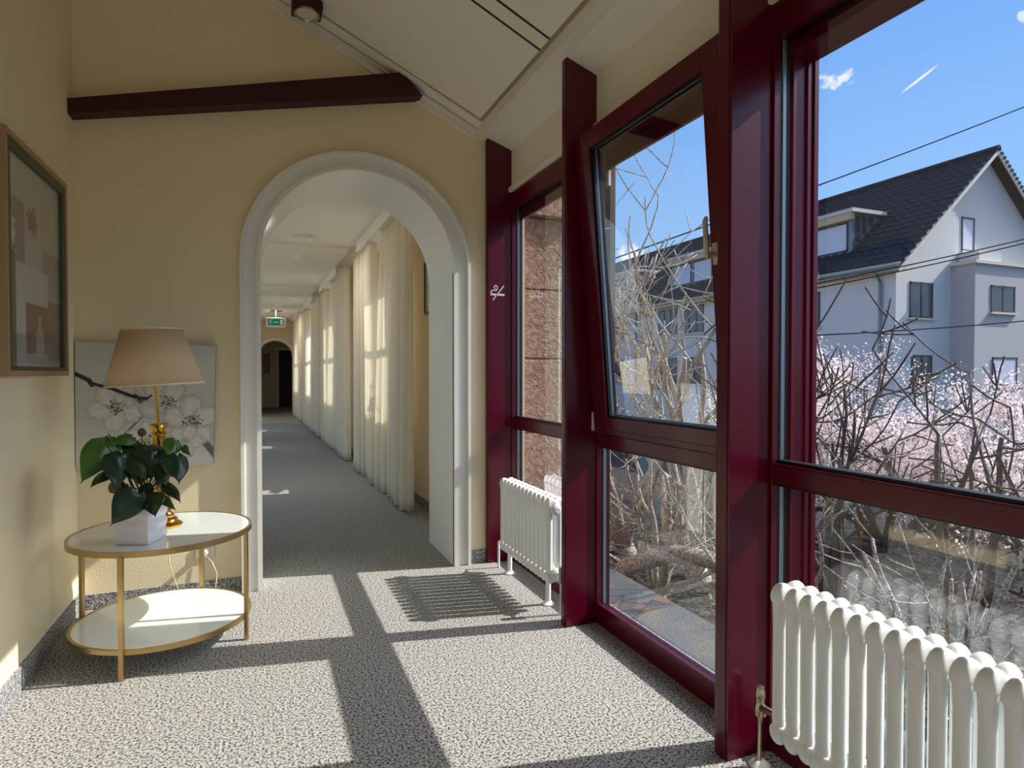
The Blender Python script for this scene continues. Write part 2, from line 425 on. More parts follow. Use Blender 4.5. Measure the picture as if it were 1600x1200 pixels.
# eaves box above the windows: fascia, soffit and header board
t3 = MB(); t3.box(1.575, 1.655, YF, YB, 3.335, 3.405)
t3.add([(x, y, z + dz) for (x, z) in ((1.655, 3.333), (2.02, 3.205)) for y in (YF, YB + .05) for dz in (0, .08)], [(0, 1, 3, 2), (4, 6, 7, 5), (0, 4, 5, 1), (2, 3, 7, 6), (0, 2, 6, 4), (1, 5, 7, 3)])
struct(t3.build('trim_3', M_trimw))
t4 = MB(); t4.box(1.86, 2.0, YF, YB + .05, 2.965, 3.31); t4.box(1.835, 1.86, YF, YB, 2.932, 2.968); t4.box(1.85, 1.86, YF, YB, 2.968, 2.98)
struct(t4.build('trim_4', M_cream))
rf = MB(); rf.add([(XL - .3, YF - .3, 5.0), (2.2, YF - .3, 3.55), (2.2, YB + .6, 3.55), (XL - .3, YB + .6, 5.0), (XL - .3, YF - .3, 5.1), (2.2, YF - .3, 3.65), (2.2, YB + .6, 3.65), (XL - .3, YB + .6, 5.1)],
                  [(0, 1, 2, 3), (7, 6, 5, 4), (0, 4, 5, 1), (1, 5, 6, 2), (2, 6, 7, 3), (3, 7, 4, 0)])
rf.box(2.0, 2.03, YF, YB + .4, 3.3, 3.6)
struct(rf.build('ceiling', M_zinc))
# skirtings of carpet
b = MB(); b.box(XL, XL + .012, YF, YB, 0, .115); struct(b.build('baseboard_left', M_carpetb))
b = MB(); b.box(XL + .012, AX0 - .117, YB - .012, YB, 0, .1); b.box(AX1 + .117, 1.66, YB - .012, YB, 0, .1); struct(b.build('baseboard_back', M_carpetb))
# dark beam across the end wall, rising to the ceiling
bm_ = MB(); zb = lambda x: 3.068 + (x - XL) * .222
x1a = 1.045; x1b = 1.12
bm_.add([(XL, y, 3.068) for y in (4.475, 4.59)] + [(XL, y, 3.16) for y in (4.475, 4.59)] + [(1.13, y, zb(1.10)) for y in (4.475, 4.59)] + [(0.98, y, ceilz(.98) + .005) for y in (4.475, 4.59)],
        [(0, 1, 3, 2), (4, 6, 7, 5), (0, 4, 5, 1), (2, 3, 7, 6), (0, 2, 6, 4), (1, 5, 7, 3)])
tag(bm_.build('ceiling_beam', M_redw, bevel=.003), 'dark red wooden beam rising across the cream wall above the arch', 'beam')

# ------------------------------------------------------------------ posts and windows
POST = [(4.53, 4.59), (3.20, 3.262), (1.85, 1.925), (.505, .57), (-.84, -.775), (-2.185, -2.12), (-3.53, -3.465)]
plab = ['burgundy window post at the end wall beside the arch, with the smoking sign', 'burgundy window post between the far radiator and the tilted window', 'large burgundy window post in front of the near white radiator',
        'burgundy post beyond the near radiator, out of view to the right', 'burgundy window post level with the viewer, out of view', 'burgundy window post two bays behind the viewer', 'burgundy window post at the rear end of the gallery']
for i, (y0, y1) in enumerate(POST):
    mb = MB(); mb.box(XP0, XP1, y0, y1, 0, 3.335)
    mb.box(XP0 - .004, XP0, y0 + .012, y1 - .012, 0, 3.33)
    o = mb.build('window_post', M_red, bevel=.004)
    tag(o, plab[i] or 'burgundy window post further back along the gallery, behind the viewer', 'post', 'burgundy posts of the window wall')


def fixed_window(n, ya, yb, sash=False, deep=True):
    """window between post faces ya (near, low Y) and yb (far)"""
    W_ = sempty('window_%d' % n, (1.9, (ya + yb) / 2, 0))
    f = MB()
    for s_, y in ((1, ya), (-1, yb)):
        # inner frame, gasket, glazing spacer, outer frame with grooves
        f.box(XP1, 1.888, min(y - .03 * s_, y + .012 * s_), max(y - .03 * s_, y + .012 * s_), 0, 2.935, M_red)
        f.box(1.888, 1.906, *sorted((y - .03 * s_, y + .006 * s_)), 0, 2.935, M_black)
        f.box(1.906, 1.93, *sorted((y - .03 * s_, y + .010 * s_)), 0, 2.935, M_spacer)
        f.box(1.926, 1.945, *sorted((y - .03 * s_, y + .014 * s_)), 0, 2.935, M_black)
        if not deep:
            f.box(1.93, 1.952, *sorted((y - .03 * s_, y + .008 * s_)), 0, 2.935, M_red)
            if sash: f.box(1.915, 1.952, *sorted((y - .03 * s_, y + .062 * s_)), 1.146, 2.935, M_outer)
            continue
        f.box(1.945, 1.958, *sorted((y - .03 * s_, y + .024 * s_)), 0, 2.935, M_red)
        f.box(1.958, 2.02, *sorted((y - .03 * s_, y + .016 * s_)), 0, 2.935, M_red)
        f.box(2.02, 2.04, *sorted((y - .03 * s_, y + .026 * s_)), 0, 2.935, M_red)
        f.box(2.04, 2.052, *sorted((y - .03 * s_, y + .012 * s_)), 0, 2.935, M_black)
        f.box(2.052, 2.075, *sorted((y - .03 * s_, y + .03 * s_)), 0, 2.935, M_red)
    y0, y1 = ya, yb
    f.box(XP1 - .004, 1.89, y0, y1, 2.80, 2.935, M_red); f.box(1.89, 1.93, y0, y1, 2.805, 2.935, M_black); f.box(1.93, 2.075 if deep else 1.952, y0, y1, 2.75 if deep else 2.72, 2.935, M_red)
    f.box(XP1 + .005, 1.89, y0, y1, 0, .12, M_red); f.box(1.89, 1.925, y0, y1, 0, .112, M_black); f.box(1.925, 2.06 if deep else 1.952, y0, y1, -.1, .10, M_red)
    f.build('window_frame', None, W_, bevel=.0015)
    r = MB(); r.box(1.868, 1.955, y0 + .005, y1 - .005, 1.066, 1.146, M_red)
    r.box(1.862, 1.868, y0 + .005, y1 - .005, 1.072, 1.140, M_red)
    r.box(1.89, 1.935, y0 + .01, y1 - .01, 1.054, 1.158, M_black)
    if deep: r.box(1.955, 2.06, y0 + .01, y1 - .01, 1.075, 1.11, M_red)
    r.build('transom', None, W_, bevel=.0015)
    g = MB(); g.box(1.908, 1.918, y0 + .004, y1 - .004, .10, 1.06)
    g.build('glass_pane', M_glass, W_)
    if not sash:
        g = MB(); g.box(1.908, 1.918, y0 + .004, y1 - .004, 1.15, 2.81); g.build('glass_pane', M_glass, W_)
    return W_


bays = [(POST[i + 1][1], POST[i][0]) for i in range(6)]
wins = [fixed_window(i + 1, ya, yb, sash=(i == 1), deep=(i > 1)) for i, (ya, yb) in enumerate(bays)]
# tilted opening light of window 2
W2 = wins[1]; ya, yb = bays[1]; A_ = .078


def tilt(x, y, z):
    dx, dz = x - 1.885, z - 1.15
    return (1.885 + dx * math.cos(A_) - dz * math.sin(A_), y, 1.15 + dx * math.sin(A_) + dz * math.cos(A_))


sb = MB(); y0, y1 = ya + .012, yb - .02; z0, z1 = 1.152, 2.865; SW = .15
for (a, b_, c, d) in ((y0, y0 + SW, z0, z1), (y1 - SW, y1, z0, z1), (y0 + SW, y1 - SW, z0, z0 + .10), (y0 + SW, y1 - SW, z1 - .1, z1)):
    sb.box(1.835, 1.90, a, b_, c, d, M_red, tilt)
for (a, b_, c, d) in ((y0 + SW, y0 + SW + .014, z0 + .1, z1 - .1), (y1 - SW - .014, y1 - SW, z0 + .1, z1 - .1), (y0 + SW, y1 - SW, z0 + .1, z0 + .112), (y0 + SW, y1 - SW, z1 - .112, z1 - .1)):
    sb.box(1.85, 1.868, a, b_, c, d, M_black, tilt)
    sb.box(1.885, 1.90, a, b_, c, d, M_black, tilt)
for (a, b_) in ((y0 + SW, y0 + SW + .01), (y1 - SW - .01, y1 - SW)):
    sb.box(1.868, 1.885, a, b_, z0 + .1, z1 - .1, M_spacer, tilt)
sb.box(1.833, 1.836, y0, y1, z0 + .028, z0 + .031, M_black, tilt); sb.box(1.833, 1.8355, y1 - .062, y1 - .058, z0, z1, M_black, tilt)
sash = sb.build('sash', None, W2, bevel=.0015)
g = MB(); g.box(1.872, 1.88, y0 + SW, y1 - SW, z0 + .10, z1 - .1, None, tilt); g.build('glass_pane', M_glass, sash)
h = MB(); hy = y0 + .115
h.tube([tilt(1.835, hy, 2.0), tilt(1.79, hy, 2.0), tilt(1.785, hy, 2.01)], .011, 10)
h.tube([tilt(1.786, hy, 1.985), tilt(1.782, hy, 2.0), tilt(1.782, hy, 2.14), tilt(1.79, hy, 2.155)], [.009, .012, .011, .007], 10)
h.box(1.825, 1.838, hy - .016, hy + .016, 1.96, 2.05, None, tilt)
tag(h.build('handle', mat('brushed_aluminium_handle', srgb(196, 188, 172), .4), sash, smooth='auto'), 'brushed light metal handle')
h = MB(); h.box(1.822, 1.838, y1 - .006, y1 + .008, 1.16, 1.27); h.box(1.822, 1.838, y0 + .002, y0 + .012, 1.17, 1.20)
h.build('hinge', mat('white_hinge_cap', srgb(210, 206, 196), .5), sash)
# small white stay fitting at the top left of the opening
h = MB(); h.box(1.90, 1.915, y1 - .05, y1 - .02, 2.60, 2.69); h.build('window_stay', M_plastic, W2)

# no smoking mark on the end post
ns = MB(); Yp = POST[0][0]
c0, c1 = px(769, 458, 1, Yp), px(790, 455, 1, Yp)
X0, X1 = 1.688, 1.80; ZB = 2.118
y_ = Yp - .0012


def quad(mb, x0, z0, x1, z1, wd, y=y_):
    dx, dz = x1 - x0, z1 - z0; l_ = math.hypot(dx, dz); nx, nzz = -dz / l_ * wd / 2, dx / l_ * wd / 2
    mb.add([(x0 + nx, y, z0 + nzz), (x1 + nx, y, z1 + nzz), (x1 - nx, y, z1 - nzz), (x0 - nx, y, z0 - nzz)], [(0, 1, 2, 3)])


quad(ns, X0, ZB, X1, ZB, .016); quad(ns, X0 + .012, ZB - .045, X1 - .006, ZB + .072, .008)
pp = [(X0 + .003, ZB + .012), (X0 + .001, ZB + .03), (X0 + .02, ZB + .034), (X0 + .038, ZB + .03), (X0 + .05, ZB + .045), (X0 + .052, ZB + .06), (X0 + .04, ZB + .072), (X0 + .026, ZB + .066), (X0 + .024, ZB + .052), (X0 + .036, ZB + .046)]
for a, b_ in zip(pp[:-1], pp[1:]): quad(ns, a[0], a[1], b_[0], b_[1], .008)
quad(ns, X0 - .002, ZB - .008, X0 - .002, ZB + .024, .01)
tag(ns.build('smoking_sign', mat('white_vinyl', srgb(226, 224, 230), .5), solid=.0008), 'white no smoking cigarette mark on the burgundy post beside the arch', 'sign')

# ------------------------------------------------------------------ radiators
def radiator(name, label, x0, x1, ynear, n, pitch, ztop, zbot, feet, parts):
    root = thing(name, label, 'radiator', ((x0 + x1) / 2, ynear + n * pitch / 2, 0), 'white column radiators along the windows')
    D = x1 - x0; hw = pitch * .38; c = [x0 + .026, x1 - .026]
    cx = (x0 + x1) / 2
    def section(y, mb):
        NS = 14
        for xc in c:
            rings = []
            for z, k in ((zbot + .05, .75), (zbot + .09, .92), (zbot + .12, .9), (ztop - .14, .9), (ztop - .1, .95), (ztop - .06, 1.0)):
                rings.append([(xc + .024 * k * math.cos(2 * math.pi * j / NS), y + hw * k * math.sin(2 * math.pi * j / NS), z) for j in range(NS)])
            mb.loft(rings)
        # heads: sweep along X with two humps
        for zc, sg, hh in ((ztop - .05, 1, .05), (zbot + .052, -1, .052)):
            rings = []; M_ = 21
            for i in range(M_):
                t = i / (M_ - 1); x = x0 + D * t
                end = math.sqrt(max(0, 1 - (max(abs(t - .5) * 2 - .62, 0) / .38) ** 2))
                hump = .74 + .26 * abs(math.sin(math.pi * t * 2)) ** .7
                up = hh * hump * (.25 + .75 * end); dn = .03 * (.3 + .7 * end); ww = pitch * .49 * (.45 + .55 * end) * (.80 + .20 * (1 - abs(math.sin(math.pi * t * 2))))
                ring = []
                for j in range(16):
                    a = 2 * math.pi * j / 16; s_ = math.sin(a); cc = math.cos(a)
                    # rounded ridge profile of the castings
                    zz = (up * abs(s_) ** .85 if s_ * sg > 0 else dn * abs(s_)) * (1 if s_ > 0 else -1)
                    cc = math.copysign(abs(cc) ** .8, cc)
                    ring.append((x, y + ww * cc, zc + zz))
                rings.append(ring)
            mb.loft(rings)
        return mb
    for i in range(n):
        section(ynear + pitch * (i + .5), MB()).build('radiator_section', M_rad, root, smooth='auto')
    hb = MB()
    for xc in (cx,):
        for z in (ztop - .07, zbot + .07): hb.tube([(xc, ynear + .01, z), (xc, ynear + n * pitch - .01, z)], .022, 12)
    hb.build('header_pipe', M_rad, root, smooth='auto')
    for z in (ztop - .075, zbot + .07):
        for yy, sg in ((ynear, -1), (ynear + n * pitch, 1)):
            q = MB(); q.tube([(cx, yy + sg * d, z) for d in (-.01, .006, .008, .014, .016, .022)], [.034, .034, .028, .028, .018, .016], 18)
            q.build('end_plug', M_rad, root, smooth='auto')
    for fy in feet:
        q = MB(); q.tube([(cx + .0, fy, zbot + .03), (cx, fy, .03), (cx, fy, .022)], [.018, .017, .018], 14)
        q.lathe([(.042, 0), (.042, .008), (.03, .016), (.018, .024)], (cx, fy, 0), 20); q.build('leg', M_rad, root, smooth='auto')
    return root


R1 = radiator('radiator', 'white column radiator standing between the end post and the middle post', 1.665, 1.785, 3.46, 13, .0655, .715, .165, (3.575, 4.235), True)
R2 = radiator('radiator', 'near white column radiator in the bottom right corner behind the big post', 1.652, 1.79, .56, 18, .0605, .765, .195, (.80, 1.50), True)
# valves
v = MB(); v.tube([(1.76, 1.79, .01), (1.76, 1.79, .20)], .009, 12); vo = v.build('valve_pipe', M_chrome, R2, smooth='auto')
v = MB(); v.lathe([(.040, 0), (.040, .006), (.030, .014), (.020, .022), (.010, .024)], (1.76, 1.79, 0), 20); tag(v.build('pipe_collar', M_plastic, R2, smooth='auto'), 'white pipe collar on the carpet')
v = MB(); v.lathe([(.014, .19), (.022, .195), (.022, .23), (.017, .24), (.017, .262), (.02, .265), (.02, .285), (.016, .292), (.016, .305), (.0, .308)], (1.76, 1.79, 0), 14)
v.tube([(1.76, 1.785, .225), (1.745, 1.70, .245), (1.73, 1.655, .255)], [.016, .014, .014], 12)
tag(v.build('valve', M_chrome, R2, smooth='auto'), 'tarnished brass radiator valve')
v = MB(); v.tube([(1.725, 3.39, .0), (1.725, 3.39, .22), (1.725, 3.40, .24), (1.725, 3.45, .24)], .009, 12); v.build('valve_pipe', M_rad, R1, smooth='auto')
v = MB(); v.tube([(1.725, 3.385, .20), (1.725, 3.385, .30)], [.022, .02], 8); tag(v.build('valve', M_chrome, R1), 'dull brass square valve')
v = MB(); v.tube([(1.70, 4.40, 0), (1.70, 4.40, .2), (1.71, 4.33, .235)], .009, 12); v.build('valve_pipe', M_rad, R1, smooth='auto')

# ------------------------------------------------------------------ table
TC = (-.498, 3.90); TR = .452; TZ = .628; SZ = .146
T = thing('side_table', 'round two-tier side table with gold frame and white glass shelves', 'table', (TC[0], TC[1], 0))


def ring(mb, r0, r1, z0, z1, n=96):
    mb.lathe([(r0, z0), (r1, z0), (r1, z1), (r0, z1), (r0, z0)], (TC[0], TC[1], 0), n)


q = MB(); ring(q, TR - .014, TR, TZ - .028, TZ); q.build('table_rim', M_gold, T, smooth='auto')
q = MB(); q.lathe([(.0, TZ - .010), (TR - .0145, TZ - .010), (TR - .0145, TZ - .002), (0, TZ - .002)], (TC[0], TC[1], 0), 96); q.build('table_top', M_milk, T, smooth='auto')
q = MB(); ring(q, TR - .022, TR - .006, SZ - .024, SZ); q.build('shelf_rim', M_gold, T, smooth='auto')
q = MB(); q.lathe([(.0, SZ - .010), (TR - .0225, SZ - .010), (TR - .0225, SZ - .002), (0, SZ - .002)], (TC[0], TC[1], 0), 96); q.build('shelf', M_milk, T, smooth='auto')
for an in (-107, -20, 70, 160):
    a = math.radians(an); cx_, cy_ = TC[0] + (TR - .002) * math.cos(a), TC[1] + (TR - .002) * math.sin(a)
    q = MB(); ca, sa = math.cos(a), math.sin(a)
    q.box(-.010, .010, -.012, .012, 0, TZ - .02, None, lambda x, y, z: (cx_ + x * ca - y * sa, cy_ + x * sa + y * ca, z)); q.build('leg', M_gold, T, bevel=.0015)

# ------------------------------------------------------------------ lamp
LB = Vector((-.500, 3.985, TZ)); LT = .0
lean = math.radians(-3.0)


def lf(x, y, z):
    dx, dz = x - LB.x, z - LB.z
    return (LB.x + dx * math.cos(lean) + dz * math.sin(lean), y, LB.z - dx * math.sin(lean) + dz * math.cos(lean))


LP = thing('table_lamp', 'brass column table lamp with peach cone shade on the round table', 'lamp', LB)
q = MB(); q.lathe([(.086, 0), (.088, .01), (.08, .02), (.062, .03), (.064, .036), (.058, .046), (.046, .054), (.047, .062), (.038, .07), (.034, .08)], LB, 40)
q.build('base', M_brass, LP, smooth='auto')
q = MB(); prof = []
q.lathe([(.034, .07), (.03, .085), (.031, .30), (.032, .52), (.04, .525), (.04, .532), (.032, .54), (.034, .556), (.045, .572), (.05, .582), (.047, .588), (.012, .592)], LB, 40, None, lf)
for k in range(10):
    a = 2 * math.pi * k / 10; q.tube([lf(LB.x + .031 * math.cos(a), LB.y + .031 * math.sin(a), LB.z + z) for z in (.09, .51)], .0045, 6)
q.build('column', M_brass, LP, smooth='auto')
q = MB(); q.tube([lf(LB.x, LB.y, LB.z + z) for z in (.59, .93)], .0085, 12); q.tube([lf(LB.x, LB.y, LB.z + z) for z in (.83, .9)], .018, 12)
q.build('stem', M_brass, LP, smooth='auto')
sh = MB(); NS = 56
z0_, z1_ = .808, 1.118; r0_, r1_ = .247, .152
lv = lambda x, y, z: lf(x, y, z)
sh.lathe([(r0_, z0_), (r1_, z1_)], LB, NS, None, lf); sh.f = sh.f[:NS]; sh.m = sh.m[:NS]
so = sh.build('lamp_shade', M_shade, LP, smooth=True, solid=.002)
q = MB(); q.lathe([(r0_ - .001, z0_ - .004), (r0_ + .003, z0_ - .004), (r0_ + .001, z0_ + .006), (r0_ - .003, z0_ + .006), (r0_ - .001, z0_ - .004)], LB, NS, None, lf)
q.build('shade_trim', mat('shade_piping', srgb(240, 222, 190), .6), so); q = MB()
q.lathe([(r1_ - .002, z1_ - .004), (r1_ + .003, z1_ - .004), (r1_ + .001, z1_ + .004), (r1_ - .002, z1_ + .004), (r1_ - .002, z1_ - .004)], LB, NS, None, lf)
q.build('shade_trim', mat('shade_piping', srgb(240, 222, 190), .6), so)
q = MB()
for k in range(3):
    a = 2 * math.pi * k / 3; q.tube([lf(LB.x, LB.y, LB.z + 1.09), lf(LB.x + (r1_) * math.cos(a), LB.y + r1_ * math.sin(a), LB.z + 1.115)], .002, 6)
q.tube([lf(LB.x, LB.y, LB.z + .93), lf(LB.x, LB.y, LB.z + 1.10)], .003, 6)
q.build('shade_carrier', M_brass, LP)
# cord from the table to the wall socket
q = MB(); q.tube([(-.55, 4.36, TZ - .03), (-.545, 4.44, .45), (-.54, 4.46, .28), (-.50, 4.45, .13), (-.44, 4.46, .02), (-.36, 4.48, .012), (-.28, 4.5, .05), (-.27, 4.53, .16), (-.30, 4.56, .23), (-.335, 4.57, .27)], .0035, 8)
tag(q.build('lamp_cord', mat('gold_clear_cord', srgb(214, 196, 150), .4), smooth=True), 'thin cream lamp cord hanging behind the round table to the socket', 'cord')
SO = thing('wall_socket', 'metal framed wall socket low on the back wall behind the table', 'socket', (-.345, YB, .30))
q = MB(); q.box(-.405, -.285, YB - .012, YB, .255, .335); q.build('socket_plate', M_chrome, SO, bevel=.003)
q = MB(); q.tube([(-.345, YB - .055, .295), (-.345, YB - .012, .295)], [.016, .02], 14); q.build('plug', M_plastic, SO, smooth='auto')

# ------------------------------------------------------------------ plant in its pot
PCX, PCY = -.575, 3.685; PO = thing('plant_pot', 'square white wavy ceramic pot holding the dark green plant', 'pot', (PCX, PCY, TZ))
rot = math.radians(-22)


def pr(x, y, z): return (PCX + x * math.cos(rot) - y * math.sin(rot), PCY + x * math.sin(rot) + y * math.cos(rot), z)


def pot_ring(z, hwx, hwy):
    out = []; NN = 12
    for (sx, sy) in ((1, -1), (1, 1), (-1, 1), (-1, -1)):
        for k in range(3):
            a = {(1, -1): -90, (1, 1): 0, (-1, 1): 90, (-1, -1): 180}[(sx, sy)] + 45 * k
            out.append(pr(sx * (hwx - .008) + .008 * math.cos(math.radians(a)), sy * (hwy - .008) + .008 * math.sin(math.radians(a)), z))
    return out


q = MB(); rings = []
H_ = .178
for k in range(40):
    t = k / 39; wv = .007 * abs(math.sin(math.pi * t * 3)); rings.append(pot_ring(TZ + H_ * t, .084 + wv, .084 + wv))
rings += [pot_ring(TZ + H_, .078, .078), pot_ring(TZ + H_ - .02, .076, .076)]
q.loft(rings); q.build('pot_body', M_pot, PO, smooth='auto')
q = MB(); q.loft([pot_ring(TZ + H_ - .022, .0755, .0755), pot_ring(TZ + H_ - .012, .07, .07)]); q.build('soil', M_soil, PO)
PL = thing('potted_plant', 'leafy dark green plant with drooping heart leaves in the white pot', 'plant', (PCX, PCY, TZ + H_ - .02))
rnd = random.Random(5)


def leaf(base, tip, width, facing, light, curl=.25):
    """heart shaped leaf from base to tip, curved, with a stem coming out of the pot"""
    b0, t0 = np.array(base), np.array(tip); ax = t0 - b0; ln = np.linalg.norm(ax); ax /= ln
    fc = np.array(facing, float); fc -= ax * (fc @ ax); fc /= np.linalg.norm(fc); sd_ = np.cross(ax, fc)
    mb = MB(); NL, NW = 12, 4; vs = []
    for i in range(NL + 1):
        t = i / NL; wv = width * .5 * (math.sin(math.pi * min(1, (t + .06) ** .58)) ** .95 if t < .94 else .06 * (1 - t) / .06) 
        if i == 0: wv = width * .12
        for j in range(-NW, NW + 1):
            s_ = j / NW; back = .13 * ln * (abs(s_) ** 1.3) * max(0, 1 - t * 4)
            p = b0 + ax * (ln * t - back) + sd_ * wv * s_ - fc * (abs(s_) * wv * .35) + fc * (curl * ln * .5 * math.sin(math.pi * t) * .5 + .01 * math.sin(7 * t + 3 * s_) * width * 3)
            vs.append(p)
    n_ = 2 * NW + 1; fs = [(i * n_ + j, i * n_ + j + 1, (i + 1) * n_ + j + 1, (i + 1) * n_ + j) for i in range(NL) for j in range(n_ - 1)]
    mb.add(vs, fs)
    lo = mb.build('leaf', M_leafl if light else M_leaf, PL, smooth=True, solid=.0012)
    root = np.array([PCX + rnd.uniform(-.03, .03), PCY + rnd.uniform(-.03, .03), TZ + H_ - .02])
    mid = root * .45 + b0 * .55 + np.array([0, 0, .05])
    pts = [(1 - t) ** 2 * root + 2 * t * (1 - t) * mid + t * t * b0 for t in np.linspace(0, 1, 8)]
    s2 = MB(); s2.tube(pts, [.0032] * 7 + [.0022], 6); s2.build('stem', M_stem, lo, smooth=True)


LV = [((164, 693), (125, 757), 44, 1, 3.62), ((172, 686), (166, 732), 34, 1, 3.70), ((206, 682), (172, 696), 26, 1, 3.75), ((166, 738), (141, 762), 20, 0, 3.62),
      ((186, 712), (181, 767), 42, 0, 3.56), ((192, 708), (231, 753), 40, 0, 3.60), ((206, 706), (238, 750), 46, 0, 3.66), ((258, 706), (222, 700), 28, 0, 3.70),
      ((259, 729), (243, 762), 34, 0, 3.62), ((274, 688), (261, 716), 28, 1, 3.70), ((277, 712), (280, 757), 38, 0, 3.60), ((260, 757), (283, 787), 20, 0, 3.60),
      ((247, 773), (276, 799), 16, 0, 3.58), ((236, 774), (243, 808), 34, 0, 3.56), ((214, 772), (172, 822), 46, 0, 3.52), ((286, 698), (299, 713), 12, 1, 3.68),
      ((176, 700), (168, 676), 12, 1, 3.72), ((210, 722), (222, 762), 34, 0, 3.72), ((240, 712), (214, 742), 36, 0, 3.74), ((205, 690), (228, 724), 34, 0, 3.78),
      ((232, 735), (252, 744), 26, 0, 3.76), ((196, 756), (186, 776), 26, 0, 3.66), ((225, 758), (238, 782), 22, 0, 3.64)]
for (bp, tp, wpx, lt, dist) in LV:
    B = px(bp[0], bp[1], 1, dist + rnd.uniform(.0, .05)); Tt = px(tp[0], tp[1], 1, dist - rnd.uniform(.02, .07))
    fac = -B + np.array([0, 0, 1.5]) + np.array([rnd.uniform(-2.6, 2.6), 0, rnd.uniform(-.5, 3.2)])
    leaf(B, Tt, wpx * 3.7 / 960 * .88, fac, lt, rnd.uniform(.15, .45))
for (u, v_, r_, d_) in ((271, 737, .029, 3.62), (180, 762, .032, 3.6), (222, 676, .022, 3.72)):
    c = px(u, v_, 1, d_); mb = MB()
    mb.lathe([(.002, -r_), (r_ * .75, -r_ * .7), (r_, 0), (r_ * .75, r_ * .7), (.004, r_ * 1.1)], c, 14)
    bo = mb.build('bract', M_bract, PL, smooth=True)
    s2 = MB(); rt_ = np.array([PCX, PCY, TZ + H_ - .02]); s2.tube([rt_, (rt_ + c) / 2 + np.array([0, 0, .05]), c], .003, 6); s2.build('stem', M_stem, bo)

# ------------------------------------------------------------------ pictures
def paint_plane(name, mapf, nu, nv, fn, matl, parent):
    """grid with printed colours; mapf(u, v) -> point, u right, v down in 0..1"""
    U, V = np.meshgrid(np.linspace(0, 1, nu + 1), np.linspace(0, 1, nv + 1))
    C = fn(U, V)
    vs = [mapf(U[j, i], V[j, i]) for j in range(nv + 1) for i in range(nu + 1)]
    fs = [(j * (nu + 1) + i, j * (nu + 1) + i + 1, (j + 1) * (nu + 1) + i + 1, (j + 1) * (nu + 1) + i) for j in range(nv) for i in range(nu)]
    me = bpy.data.meshes.new(name); me.from_pydata(vs, [], fs); me.materials.append(matl)
    a = me.color_attributes.new('Col', 'FLOAT_COLOR', 'POINT')
    arr = np.ones((len(vs), 4), np.float32); c = np.clip(C.reshape(-1, 3) / 255, 0, 1); arr[:, :3] = np.where(c <= .04045, c / 12.92, ((c + .055) / 1.055) ** 2.4)
    a.data.foreach_set('color', arr.ravel()); me.update()
    o = bpy.data.objects.new(name, me); col.objects.link(o)
    if parent is not None: setparent(o, parent)
    return o


def sstep(e0, e1, x): t = np.clip((x - e0) / (e1 - e0), 0, 1); return t * t * (3 - 2 * t)


def segd(U, V, a, b):
    ax, ay = a; bx, by = b; dx, dy = bx - ax, by - ay; t = np.clip(((U - ax) * dx + (V - ay) * dy) / (dx * dx + dy * dy), 0, 1)
    return np.hypot(U - ax - t * dx, V - ay - t * dy), t


def blend(C, c, m): return C * (1 - m[..., None]) + np.array(c, float) * m[..., None]


